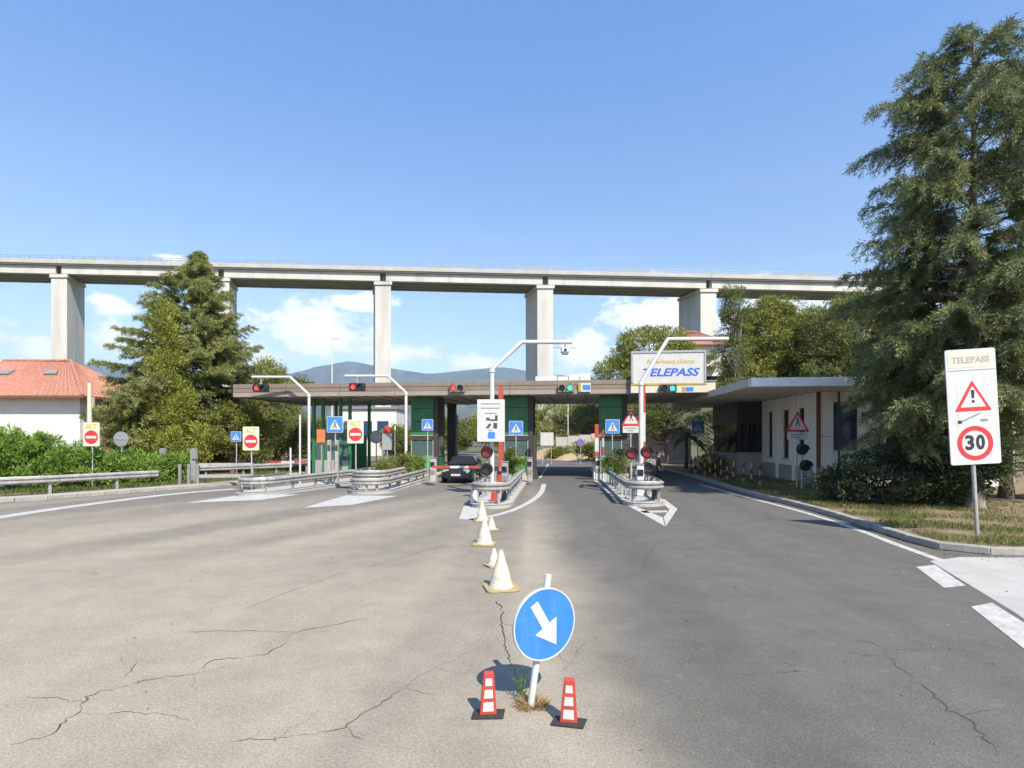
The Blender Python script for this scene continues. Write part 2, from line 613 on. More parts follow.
def asphalt():
    m = bpy.data.materials.new('asphalt')
    n, l, b = nodes_of(m)
    g = n.new('ShaderNodeNewGeometry')
    s = n.new('ShaderNodeSeparateXYZ')
    l.new(g.outputs['Position'], s.inputs[0])

    def mt(op, a, b_=None, c=None, clamp=False):
        q = n.new('ShaderNodeMath')
        q.operation = op
        q.use_clamp = clamp
        for i, v in enumerate((a, b_, c)):
            if v is None:
                continue
            if isinstance(v, (int, float)):
                q.inputs[i].default_value = v
            else:
                l.new(v, q.inputs[i])
        return q.outputs[0]

    def noise(scale, detail=4, rough=.6, vec=None):
        q = n.new('ShaderNodeTexNoise')
        q.inputs['Scale'].default_value = scale
        q.inputs['Detail'].default_value = detail
        q.inputs['Roughness'].default_value = rough
        l.new(vec if vec is not None else g.outputs['Position'], q.inputs['Vector'])
        return q.outputs['Fac']

    def smooth(v, a, b_, t0=0., t1=1.):
        q = n.new('ShaderNodeMapRange')
        q.interpolation_type = 'SMOOTHSTEP'
        l.new(v, q.inputs['Value'])
        q.inputs['From Min'].default_value = a
        q.inputs['From Max'].default_value = b_
        q.inputs['To Min'].default_value = t0
        q.inputs['To Max'].default_value = t1
        return q.outputs[0]

    def mix(f, c1, c2, mode='MIX'):
        q = n.new('ShaderNodeMixRGB')
        q.blend_type = mode
        for i, v in enumerate((f, c1, c2)):
            if isinstance(v, (int, float)):
                q.inputs[i].default_value = v if i == 0 else (v, v, v, 1)
            elif isinstance(v, tuple):
                q.inputs[i].default_value = (*v, 1)
            else:
                l.new(v, q.inputs[i])
        return q.outputs[0]

    X, Y = s.outputs[0], s.outputs[1]
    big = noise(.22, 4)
    # exposure step painted into the asphalt colour: left half lighter and warmer, right greyer
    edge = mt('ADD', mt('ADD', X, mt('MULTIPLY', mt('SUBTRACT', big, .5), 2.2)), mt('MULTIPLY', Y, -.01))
    exposure_mix = smooth(edge, 1.75, 0.25)
    base = mix(exposure_mix, (.130, .124, .107), (.325, .285, .218))
    # lane wear: long streaks following the traffic
    for ang, sx, sy, lo, hi, amt, x0, x1 in ((-24, .34, .012, .42, .60, .42, 3.0, -4.0), (-3, .75, .02, .42, .64, .38, -4.0, 1.0)):
        mp = n.new('ShaderNodeMapping')
        mp.inputs['Rotation'].default_value = (0, 0, R(-ang))
        mp2 = n.new('ShaderNodeMapping')
        mp2.inputs['Scale'].default_value = (sx, sy, 1)
        l.new(g.outputs['Position'], mp.inputs[0])
        l.new(mp.outputs[0], mp2.inputs[0])
        st = noise(1.0, 1.5, .4, mp2.outputs[0])
        k = smooth(st, lo, hi, 0, amt)
        k = mt('MULTIPLY', k, smooth(X, x0, x1))
        if ang == -24:
            k = mt('MULTIPLY', k, smooth(Y, 7.5, 15))
        base = mix(k, base, (.085, .083, .080))
    # the trafficked strip in front of the booths is greyer
    far = mt('MULTIPLY', smooth(Y, 14, 27), .55)
    base = mix(far, base, (.115, .112, .107))
    # patchy stains and fine aggregate
    pat = noise(1.3, 6, .7)
    base = mix(1.0, base, smooth(pat, .28, .72, .87, 1.08), 'MULTIPLY')
    fine = noise(38, 3, .7)
    base = mix(1.0, base, smooth(fine, .25, .75, .80, 1.20), 'MULTIPLY')
    vor = n.new('ShaderNodeTexVoronoi')
    vor.inputs['Scale'].default_value = 90
    l.new(g.outputs['Position'], vor.inputs['Vector'])
    base = mix(1.0, base, smooth(vor.outputs['Distance'], .1, .7, 1.14, .82), 'MULTIPLY')
    oil = smooth(noise(.9, 5, .75), .68, .80, 0, .18)
    base = mix(oil, base, (.07, .066, .06))
    # drips, gum and small repairs
    wv = n.new('ShaderNodeVectorMath')
    wv.operation = 'MULTIPLY_ADD'
    nv = n.new('ShaderNodeTexNoise')
    nv.inputs['Scale'].default_value = 6
    l.new(g.outputs['Position'], nv.inputs['Vector'])
    l.new(nv.outputs['Color'], wv.inputs[0])
    wv.inputs[1].default_value = (.18, .18, .18)
    l.new(g.outputs['Position'], wv.inputs[2])
    v2 = n.new('ShaderNodeTexVoronoi')
    v2.inputs['Scale'].default_value = 1.5
    l.new(wv.outputs[0], v2.inputs['Vector'])
    drip = mt('MULTIPLY', smooth(v2.outputs['Distance'], .085, .03), smooth(noise(.5, 2), .48, .66, 0, .55))
    base = mix(drip, base, (.06, .056, .05))
    pale = mt('MULTIPLY', smooth(noise(3.2, 5, .7), .58, .75), .22)
    base = mix(pale, base, (.33, .31, .27))
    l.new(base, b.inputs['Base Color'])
    b.inputs['Roughness'].default_value = .88
    b.inputs['Specular IOR Level'].default_value = .25
    bp = n.new('ShaderNodeBump')
    bp.inputs['Strength'].default_value = .35
    bp.inputs['Distance'].default_value = .01
    l.new(mt('ADD', fine, mt('MULTIPLY', vor.outputs['Distance'], .7)), bp.inputs['Height'])
    l.new(bp.outputs[0], b.inputs['Normal'])
    return m


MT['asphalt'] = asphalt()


def rooftile():
    m = bpy.data.materials.new('roof_tile')
    n, l, b = nodes_of(m)
    t = n.new('ShaderNodeTexCoord')
    ns = n.new('ShaderNodeTexNoise')
    ns.inputs['Scale'].default_value = 5
    ns.inputs['Detail'].default_value = 6
    l.new(t.outputs['Object'], ns.inputs['Vector'])
    r = n.new('ShaderNodeValToRGB')
    r.color_ramp.elements[0].position = .3
    r.color_ramp.elements[0].color = (.28, .11, .075, 1)
    r.color_ramp.elements[1].position = .7
    r.color_ramp.elements[1].color = (.46, .22, .15, 1)
    l.new(ns.outputs['Fac'], r.inputs[0])
    l.new(r.outputs[0], b.inputs['Base Color'])
    b.inputs['Roughness'].default_value = .85
    return m


MT['roof_tile'] = rooftile()
# ------------------------------------------------------------------ ground, road, verges
def sheet(name, pts, z, m, label, cat, kind='structure', parent=None):
    b = MB()
    b.add([(p[0], p[1], z) for p in pts], [tuple(range(len(pts)))])
    o = b.build(name, m, parent)
    if parent is None:
        tag(o, label, cat, kind=kind)
    return o


def resample(path, step):
    out = [Vector(path[0])]
    for a, b in zip(path[:-1], path[1:]):
        a, b = Vector(a), Vector(b)
        n = max(1, int((b - a).length / step))
        out += [a + (b - a) * (k / n) for k in range(1, n + 1)]
    return out


def smooth_path(path, it=2):
    path = [Vector(p) for p in path]
    for _ in range(it):
        q = [path[0]]
        for a, b in zip(path[:-1], path[1:]):
            q += [a * .75 + b * .25, a * .25 + b * .75]
        q.append(path[-1])
        path = q
    return path


def ribbon(path, w, z):
    path = [Vector(p) for p in path]
    b = MB()
    vs_ = []
    for i, p in enumerate(path):
        t = (path[min(i + 1, len(path) - 1)] - path[max(i - 1, 0)]).normalized()
        nrm = Vector((-t.y, t.x))
        ww = w[i] if hasattr(w, '__len__') else w
        vs_ += [(p.x + nrm.x * ww / 2, p.y + nrm.y * ww / 2, z), (p.x - nrm.x * ww / 2, p.y - nrm.y * ww / 2, z)]
    b.add(vs_, [(2 * i, 2 * i + 1, 2 * i + 3, 2 * i + 2) for i in range(len(path) - 1)])
    return b


# wide ground sheet to the horizon, with a rise on the right behind the office
def ground_mesh():
    xs = np.concatenate([np.linspace(-14000, -200, 24), np.linspace(-180, 200, 96), np.linspace(230, 14000, 24)])
    ys = np.concatenate([np.linspace(-3000, -60, 10), np.linspace(-40, 260, 76), np.linspace(300, 16000, 30)])
    XX, YY = np.meshgrid(xs, ys)
    ZZ = np.full_like(XX, -0.03)

    def ss(v, a, b):
        t = np.clip((v - a) / (b - a), 0, 1)
        return t * t * (3 - 2 * t)
    ZZ += 13 * ss(XX, 15, 34) * ss(YY, 52, 100) * (1 - ss(YY, 300, 2000))
    ZZ += 5 * ss(XX, -2, 12) * ss(YY, 78, 120) * (1 - ss(YY, 300, 2000))
    ZZ += 3.0 * ss(-XX, 34, 60) * ss(YY, 40, 90) * (1 - ss(YY, 300, 2000))
    nx, ny = len(xs), len(ys)
    me = bpy.data.meshes.new('ground')
    v = np.stack([XX.ravel(), YY.ravel(), ZZ.ravel()], 1)
    f = [(j * nx + i, j * nx + i + 1, (j + 1) * nx + i + 1, (j + 1) * nx + i) for j in range(ny - 1) for i in range(nx - 1)]
    me.from_pydata(v.tolist(), [], f)
    me.polygons.foreach_set('use_smooth', [True] * len(me.polygons))
    me.materials.append(MT['terrain'])
    o = bpy.data.objects.new('ground', me)
    col.objects.link(o)
    tag(o, 'dry scrubby ground spreading out behind the toll plaza', 'ground', kind='structure')


ground_mesh()

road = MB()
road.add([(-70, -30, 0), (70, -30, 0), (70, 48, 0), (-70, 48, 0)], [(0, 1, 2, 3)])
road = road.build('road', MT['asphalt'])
tag(road, 'worn cracked asphalt toll plaza carriageway', 'road', kind='structure')
# the slip road beyond the booths bends to the left
slip_c = smooth_path([(4.2, 47), (5.0, 56), (4.6, 66), (0.5, 78), (-12, 90), (-40, 100)], 3)
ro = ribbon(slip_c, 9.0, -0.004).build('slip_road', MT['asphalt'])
tag(ro, 'slip road running on beyond the toll lanes', 'road', kind='structure')

# cracks in the surface
cracks = [
    [(10, 745), (50, 735), (80, 712), (85, 697), (110, 690), (150, 680), (195, 675), (205, 665), (215, 660), (245, 658), (265, 655), (283, 645), (290, 635), (305, 630), (335, 625), (365, 618)],
    [(83, 704), (60, 698), (25, 697)], [(100, 692), (75, 690)], [(80, 713), (130, 712), (165, 715), (190, 722)], [(122, 680), (135, 665), (140, 658), (158, 664)],
    [(215, 757), (230, 743), (280, 738), (345, 728), (360, 715), (380, 705), (400, 690), (420, 675), (440, 665), (470, 650)],
    [(348, 727), (358, 738), (370, 747)], [(235, 612), (280, 595), (330, 577), (400, 558), (450, 543)], [(195, 676), (197, 690), (194, 698)],
    [(840, 640), (870, 642), (885, 650), (895, 665), (935, 695), (945, 710), (970, 720), (985, 735), (995, 756)],
    [(640, 572), (655, 545), (668, 533)], [(700, 645), (690, 660), (683, 668)], [(498, 597), (505, 640), (514, 668)], [(506, 634), (516, 637)],
    [(655, 545), (620, 556), (590, 562)], [(745, 675), (790, 672), (825, 668)], [(588, 640), (572, 660), (560, 672)], [(10, 575), (50, 571), (110, 573)],
    [(180, 632), (225, 631), (300, 632)], [(450, 543), (430, 549), (490, 545)],
]
def jagged(pts, amp):
    out = [Vector(pts[0])]
    for a, b in zip(pts[:-1], pts[1:]):
        a, b = Vector(a), Vector(b)
        L = (b - a).length
        n = max(2, int(L / .055))
        t = (b - a).normalized()
        nr = Vector((-t.y, t.x))
        off = 0.0
        for k in range(1, n + 1):
            off = off * .45 + random.gauss(0, amp)
            e = math.sin(math.pi * k / n) ** .5 if k < n else 0
            out.append(a + (b - a) * (k / n) + nr * off * e + t * random.gauss(0, .012))
    return out


def crack(pts, w0, amp=.020, spurs=True):
    path = jagged(pts, amp)
    m = len(path)
    w, cur_ = [], 1.0
    for i in range(m):
        cur_ = max(.25, min(2.0, cur_ + random.gauss(0, .5)))
        w.append(w0 * cur_ * min(1, .2 + min(i, m - 1 - i) * .2))
    ribbon(path, w, 0.0035).build('crack', MT['crack'], road)
    if spurs and m > 12:
        for _ in range(m // 16):
            p = random.choice(path[3:-3])
            a = random.uniform(0, 2 * math.pi)
            d = Vector((math.cos(a), math.sin(a)))
            crack([p, p + d * random.uniform(.12, .4), p + d * random.uniform(.4, .6) + Vector((random.uniform(-.15, .15), random.uniform(-.15, .15)))], w0 * .55, amp * .7, False)


for c in cracks:
    main = c is cracks[0] or c is cracks[5] or c is cracks[9]
    crack([G(*p) for p in c], .0085 if main else (.010 if c is cracks[12] else .005))

# ---- painted markings (each a thin sheet just above the asphalt)
ZM = 0.006


def mark(pts, label, z=ZM):
    return sheet('road_marking', [G(*p) for p in pts], z, MT['white_paint'], label, 'road marking')


def mark_line(pix, w, label, z=ZM):
    o = ribbon(smooth_path([G(*p) for p in pix], 2), w, z).build('road_marking', MT['white_paint'])
    return tag(o, label, 'road marking', kind='structure')


mark_line([(700, 484.5), (745, 497), (800, 511), (850, 526.5), (900, 546), (945, 562)], .20, 'white edge line curving along the right kerb')
mark([(916, 567), (935, 565), (966, 586), (944, 588)], 'short thick white dash nearest the speed sign')
mark([(971, 607), (992, 603), (1064, 648), (1044, 665)], 'white dash at the right edge near the pale concrete')
mark_line([(-30, 522), (60, 508), (170, 494), (235, 489)], .60, 'white edge line under the left guard rail')
mark([(186, 503), (238, 495.5), (300, 494.5), (262, 500)], 'white wedge before the leftmost toll island')
mark([(303, 508), (346, 495.5), (398, 496), (352, 505)], 'white wedge before the curved metal island nose')
mark_line([(544, 484), (541, 495), (520, 508), (497, 515.5), (470, 520)], .24, 'white line curving round the nose of the central island')
mark([(459, 519), (464, 506), (480, 507), (476, 521)], 'white painted block at the central island nose')
mark([(594, 480), (600, 488), (632, 508), (665, 526.5), (662.5, 517.5), (636, 506.5), (604, 487.5), (596.5, 480)], 'white diagonal line left of the right island nose')
mark([(666, 526.4), (677.5, 509), (664, 499), (660, 501.5), (669.5, 509.5), (663.6, 517.4)], 'white line closing the right island nose')
mark([(640, 511), (667, 510.5), (667, 512.5), (644, 513)], 'thin white bar inside the right island nose')
mark_line([(437, 480), (400, 488), (384, 493)], .16, 'white line along the right side of the metal nosed island')
mark_line([(540, 478), (545, 470), (548, 464)], .14, 'white line left of the open middle lane')

# ---- pale concrete apron in the right corner
sheet('concrete_apron', [G(930, 561), G(1014, 612), G(1250, 780), (30, 4), (40, 11.4), G(1014, 557.6), G(960, 557.2)], .003, MT['pale_concrete'], 'pale concrete apron beside the right kerb', 'pavement')


# ---- raised verges and kerbs
def verge(name, edge, rest, h, label, m):
    pts = [Vector(p) for p in edge] + [Vector(p) for p in rest]
    b = MB()
    n = len(pts)
    vs_ = [(p.x, p.y, h) for p in pts] + [(p.x, p.y, -.02) for p in pts]
    b.add(vs_, [tuple(range(n))] + [(i, i + n, (i + 1) % n + n, (i + 1) % n) for i in range(n)])
    o = b.build(name, m)
    return tag(o, label, name.replace('_', ' '), kind='structure')


def kerb(path, label, w=.22, h=.16, step=1.0, side=1):
    """row of kerb stones along a ground path"""
    root = bpy.data.objects.new('kerb', None)
    col.objects.link(root)
    tag(root, label, 'kerb', kind='structure')
    pts = resample(path, .05)
    L = [0]
    for a, b in zip(pts[:-1], pts[1:]):
        L.append(L[-1] + (b - a).length)
    L = np.array(L)
    xs, ys = np.array([p.x for p in pts]), np.array([p.y for p in pts])
    n = max(1, int(L[-1] / step))
    st = L[-1] / n
    me = MB().box((0, 0, h / 2), (st - .018, w, h)).mesh('kerb_stone', MT['kerb'])
    for k in range(n):
        s0, s1 = k * st, (k + 1) * st
        a = Vector((np.interp(s0, L, xs), np.interp(s0, L, ys)))
        b = Vector((np.interp(s1, L, xs), np.interp(s1, L, ys)))
        t = (b - a).normalized()
        c = (a + b) / 2 + Vector((-t.y, t.x)) * side * w / 2
        o = share(me, 'kerb_stone', root, (c.x, c.y, random.uniform(-.012, .006)), (0, random.uniform(-.006, .006), math.atan2(t.y, t.x)))
        o.scale = ((b - a).length / st, 1, 1)
        bv = o.modifiers.new('bevel', 'BEVEL')
        bv.width = .02
        bv.segments = 2
    return root


right_edge = smooth_path([(11.9, 47)] + [G(*p) for p in [(692, 477), (740, 493), (800, 507.5), (850, 522), (900, 540), (940, 551), (985, 556)]] + [(13.5, 11.75), (40, 11.6)], 2)
kerb(right_edge, 'grey kerb stones along the right grass verge', side=1, step=.95)
rv = [p + Vector((.17, .12)) for p in right_edge]
verge_r = verge('verge', rv, [(60, 11.8), (60, 70), (12.2, 70)], .13, 'dry grass verge under the cedar on the right', MT['soil'])

left_edge = smooth_path([(-62, -8), (-36, 8)] + [G(*p) for p in [(10, 503), (90, 496.5), (170, 490.5), (240, 485), (262, 483)]] + [(-13.5, 34), (-13.6, 47)], 2)
kerb(left_edge, 'pale kerb stones below the left guard rail', side=1, step=1.0)
lv = [p + Vector((-.18, .12)) for p in left_edge]
verge_l = verge('verge', lv, [(-14, 70), (-70, 70), (-70, -8)], .13, 'planted strip behind the left guard rail', MT['soil'])
ribbon([p + Vector((-.45, .55)) for p in left_edge], .9, .136).build('concrete_strip', MT['pale_concrete'], verge_l)


# ------------------------------------------------------------------ mountains far behind
def ridge(name, label, prof, Y, depth, seed, rough):
    rg = np.random.default_rng(seed)
    px = np.linspace(-700, 1750, 260)
    base = np.interp(px, [p[0] for p in prof], [p[1] for p in prof])
    nse = np.zeros_like(px)
    for o in range(1, 6):
        k = 260 // (2 ** (7 - o)) + 3
        nse += np.interp(px, np.linspace(px[0], px[-1], k), rg.normal(0, 1, k)) * rough / (1.7 ** o)
    top = CH + (HY - base + nse) / F * Y
    xs = (px - HX) / F * Y
    rows = 14
    v = []
    for j in range(rows):
        t = j / (rows - 1)
        hh = 1 - abs(2 * t - 1) ** 1.2
        wob = rg.normal(0, 1, 260)
        wob = np.convolve(wob, np.ones(5) / 5, 'same') * top * .10 * (0 if abs(t - .5) < .05 else 1) * hh
        for i in range(260):
            v.append((xs[i] + rg.normal(0, 8), Y + (t - .5) * depth, -3 + (top[i] + 3) * hh + wob[i]))
    f = [(j * 260 + i, j * 260 + i + 1, (j + 1) * 260 + i + 1, (j + 1) * 260 + i) for j in range(rows - 1) for i in range(259)]
    me = bpy.data.meshes.new(name)
    me.from_pydata(v, [], f)
    me.polygons.foreach_set('use_smooth', [True] * len(f))
    me.materials.append(MT['mountain'])
    o = bpy.data.objects.new(name, me)
    col.objects.link(o)
    tag(o, label, 'mountain', kind='structure')


ridge('mountain', 'far blue mountain ridge under the clouds', [(-700, 375), (60, 372), (110, 364), (180, 372), (270, 380), (335, 364), (352, 361), (395, 369), (430, 374), (480, 368), (505, 366), (540, 372), (600, 378), (700, 375), (1750, 380)], 7600, 2600, 4, 3.0)
ridge('foothill', 'nearer wooded foothills behind the toll roof', [(-700, 395), (100, 392), (260, 391), (300, 386), (360, 388), (450, 383), (520, 386), (600, 388), (1750, 395)], 4200, 1500, 9, 2.5)

# ------------------------------------------------------------------ viaduct
YV, SK = 120.0, -0.286          # distance of its near face, skew of its piers
KV = YV / F


def vx(px):
    return (px - HX) * KV


def vz(px, py):
    return CH + (HY - py) * KV


def vline(px, dy):
    return vz(px, 258 + (px - 10) * .0224 + dy)


via = thing('viaduct', 'tall pale concrete motorway viaduct crossing behind the toll plaza', 'viaduct', (0, YV, 0))
DEP = 8.4


def skewbox(b, x0, x1, y0, y1, za0, za1, zb0, zb1):
    """box whose ends are skewed; za = bottom/top at x0, zb at x1"""
    p = []
    for y in (y0, y1):
        o = SK * y
        p += [(x0 + o, y, za0), (x1 + o, y, zb0), (x1 + o, y, zb1), (x0 + o, y, za1)]
    b.add(p, [(0, 1, 2, 3), (7, 6, 5, 4), (0, 4, 5, 1), (1, 5, 6, 2), (2, 6, 7, 3), (3, 7, 4, 0)])
    return b


pier_px = [-430, -267, -104.5, 58.5, 221, 383, 545.5, 709, 872, 1035, 1198, 1361]
for q in pier_px:
    x = vx(q)
    top = vline(q, 15.0)
    b = MB()
    skewbox(b, x - 1.72, x + 1.72, .15, DEP - .2, -3, top - .75, -3, top - .75)
    pr = b.build('pier', MT['viaduct_concrete'], via, bevel=.08)
    b = MB()
    skewbox(b, x - 1.95, x + 1.95, -.1, DEP, top - .745, top - .02, top - .745, top - .02)
    b.build('pier_cap', MT['viaduct_concrete'], pr, bevel=.05)
    b = MB()
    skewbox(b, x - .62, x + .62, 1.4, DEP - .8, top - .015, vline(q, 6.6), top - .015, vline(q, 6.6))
    b.build('bearing_wall', MT['viaduct_shaded'], pr)
for a, c in zip(pier_px[:-1], pier_px[1:]):
    x0, x1 = vx(a) + .62, vx(c) - .62
    b = MB()
    skewbox(b, x0, x1, 0, 1.1, vline(a, 14.6), vline(a, 6.5), vline(c, 14.6), vline(c, 6.5))
    g = b.build('girder', MT['viaduct_concrete'], via, bevel=.03)
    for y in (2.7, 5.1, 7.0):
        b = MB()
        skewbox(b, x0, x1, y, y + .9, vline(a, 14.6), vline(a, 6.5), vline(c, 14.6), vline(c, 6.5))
        b.build('girder', MT['viaduct_shaded'], via)
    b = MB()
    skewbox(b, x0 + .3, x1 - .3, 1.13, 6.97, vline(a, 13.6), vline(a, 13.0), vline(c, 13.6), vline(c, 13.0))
    b.build('bottom_slab', MT['viaduct_shaded'], via)
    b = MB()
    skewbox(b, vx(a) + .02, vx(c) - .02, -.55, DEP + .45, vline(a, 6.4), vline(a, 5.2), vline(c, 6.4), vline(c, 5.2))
    b.build('deck_slab', MT['viaduct_shaded'], via)
    b = MB()
    skewbox(b, vx(a) + .02, vx(c) - .02, -.75, -.1, vline(a, 5.15), vline(a, 1.2), vline(c, 5.15), vline(c, 1.2))
    b.build('parapet', MT['concrete'], via, bevel=.04)
    b = MB()
    n = 15
    for k in range(n):
        t = (k + .5) / n
        xx = vx(a) + (vx(c) - vx(a)) * t
        zz = vline(a, 1.2) + (vline(c, 1.2) - vline(a, 1.2)) * t
        b.bx(xx - .05, xx + .05, -.47, -.37, zz, zz + .85)
    for dz in (.4, .85):
        skewbox(b, vx(a), vx(c), -.46, -.38, vline(a, 1.2) + dz - .05, vline(a, 1.2) + dz + .05, vline(c, 1.2) + dz - .05, vline(c, 1.2) + dz + .05)
    b.build('railing', MT['galvanised_dull'], via)
# ------------------------------------------------------------------ vegetation
def norm_rows(a):
    return a / np.maximum(np.linalg.norm(a, axis=1, keepdims=True), 1e-9)


def leaf_mesh(name, m, C, D, ln, wd, seed=0):
    """many small pointed leaves: C base points, D directions, ln / wd lengths and widths (arrays)"""
    rg = np.random.default_rng(seed)
    N = len(C)
    D = norm_rows(D)
    S = norm_rows(np.cross(D, rg.normal(0, 1, (N, 3))))
    ln = np.broadcast_to(np.asarray(ln, float), (N,))[:, None]
    wd = np.broadcast_to(np.asarray(wd, float), (N,))[:, None]
    v = np.empty((N, 4, 3))
    v[:, 0] = C
    v[:, 1] = C + D * ln * .5 + S * wd * .5
    v[:, 2] = C + D * ln
    v[:, 3] = C + D * ln * .5 - S * wd * .5
    me = bpy.data.meshes.new(name)
    me.vertices.add(N * 4)
    me.vertices.foreach_set('co', v.reshape(-1).astype(np.float32))
    me.loops.add(N * 4)
    me.loops.foreach_set('vertex_index', np.arange(N * 4, dtype=np.int32))
    me.polygons.add(N)
    me.polygons.foreach_set('loop_start', np.arange(0, N * 4, 4, dtype=np.int32))
    me.update(calc_edges=True)
    me.materials.append(m)
    return me


def put(name, me, parent):
    o = bpy.data.objects.new(name, me)
    col.objects.link(o)
    o.parent = parent
    return o


def conifer(name, label, loc, h, rad, m, bark, seed, z0=1.0, nb=90, prof=None, droop=.05, rise=.1, twigs=16, per=26, leaf=(.20, .035), lean=0., top_dir=0., gap=0., bare=.0, cat='tree', group=None, limb=.05, sag=.35, tw=.42, trunk=.022, tipm=None, tipq=.45):
    """tapered trunk, limbs and drooping sprays of needles"""
    rg = np.random.default_rng(seed)
    root = thing(name, label, cat, loc, 0, group)
    tr = MB()
    wob = [(rg.normal(0, .02) * h * .3, rg.normal(0, .02) * h * .3) for _ in range(7)]
    wob[0] = (0, 0)
    zz = np.linspace(0, 1, 7)

    def axis(t):
        return (np.interp(t, zz, [w[0] for w in wob]) * .5 + lean * t * t, np.interp(t, zz, [w[1] for w in wob]) * .5)
    path = [(axis(t)[0], axis(t)[1], t * h - (.1 if t == 0 else 0)) for t in np.linspace(0, 1, 14)]
    r0 = h * trunk
    tr.tube(path, [r0 * (1.35 if i == 0 else 1) * (1 - i / 13) ** .9 + .02 for i in range(14)], 9)
    tr.build('trunk', bark, root, smooth=True)
    lb = MB()
    Cs, Ds, Ls, Ws, Tp = [], [], [], [], []
    for k in range(nb):
        t = z0 / h + (1 - z0 / h) * ((k + rg.uniform(0, .9)) / nb) ** 1.05
        if t > .995:
            t = .995
        if rg.random() < gap and t < .93:
            continue
        L = rad * (prof(t) if prof else (1 - t)) * rg.uniform(.62, 1.08) + .12
        ang = k * 2.399 + rg.normal(0, .35)
        ax, ay = axis(t)
        d = np.array([math.cos(ang), math.sin(ang)])
        s = np.linspace(0, 1, 7)
        pz = t * h + rise * L * s - droop * L * L * s * s / max(.5, rad) * 3 + .10 * L * np.maximum(0, s - .75)
        side = rg.normal(0, .12)
        px = ax + d[0] * L * s - d[1] * side * L * s * s
        py = ay + d[1] * L * s + d[0] * side * L * s * s
        pts = np.stack([px, py, pz], 1)
        rb = max(.012, limb * L / rad * (1.0 if t < .8 else .6))
        lb.tube(pts, [rb * (1 - .85 * q) for q in s], 5, caps=False)
        nt = max(4, int(twigs * (L / rad) ** .7) + 2)
        for j in range(nt):
            q = bare + (1 - bare) * (j + rg.uniform(.2, 1)) / nt
            q = min(q, 1.0)
            b0 = np.array([np.interp(q, s, pts[:, i]) for i in range(3)])
            dirb = norm_rows((pts[min(6, int(q * 6) + 1)] - pts[max(0, int(q * 6) - 1)])[None])[0]
            sd = 1 if j % 2 else -1
            lat = np.array([-dirb[1], dirb[0], 0]) * sd
            td = dirb * rg.uniform(.35, .9) + lat * rg.uniform(.4, 1.0) + np.array([0, 0, rg.normal(-.05, .22)])
            td /= np.linalg.norm(td)
            tl = (tw * L * (1.08 - q) + .30) * rg.uniform(.6, 1.1)
            n = max(6, int(per * (tl / .8)))
            u = rg.uniform(0, 1, n)
            C = b0 + td * (u * tl)[:, None]
            C[:, 2] -= sag * tl * u * u
            C += rg.normal(0, .045, (n, 3))
            D = td * rg.uniform(.3, 1.1, n)[:, None] + rg.normal(0, .55, (n, 3))
            D[:, 2] -= sag * .6 * u
            Tp.append((u > .5 + rg.normal(0, .12, n)) & (q > tipq) & (rg.random(n) < .7))
            Cs.append(C)
            Ds.append(D)
            Ls.append(leaf[0] * rg.uniform(.6, 1.4, n))
            Ws.append(leaf[1] * rg.uniform(.7, 1.4, n))
    lb.build('limbs', bark, root)
    Cs, Ds, Ls, Ws, Tp = [np.concatenate(x) for x in (Cs, Ds, Ls, Ws, Tp)]
    if tipm is None:
        Tp[:] = False
    a = ~Tp
    cr_ = put('crown', leaf_mesh('crown', m, Cs[a], Ds[a], Ls[a], Ws[a], seed), root)
    if tipm is not None:
        put('young_shoots', leaf_mesh('young_shoots', tipm, Cs[Tp], Ds[Tp], Ls[Tp], Ws[Tp], seed + 1), cr_)
    return root


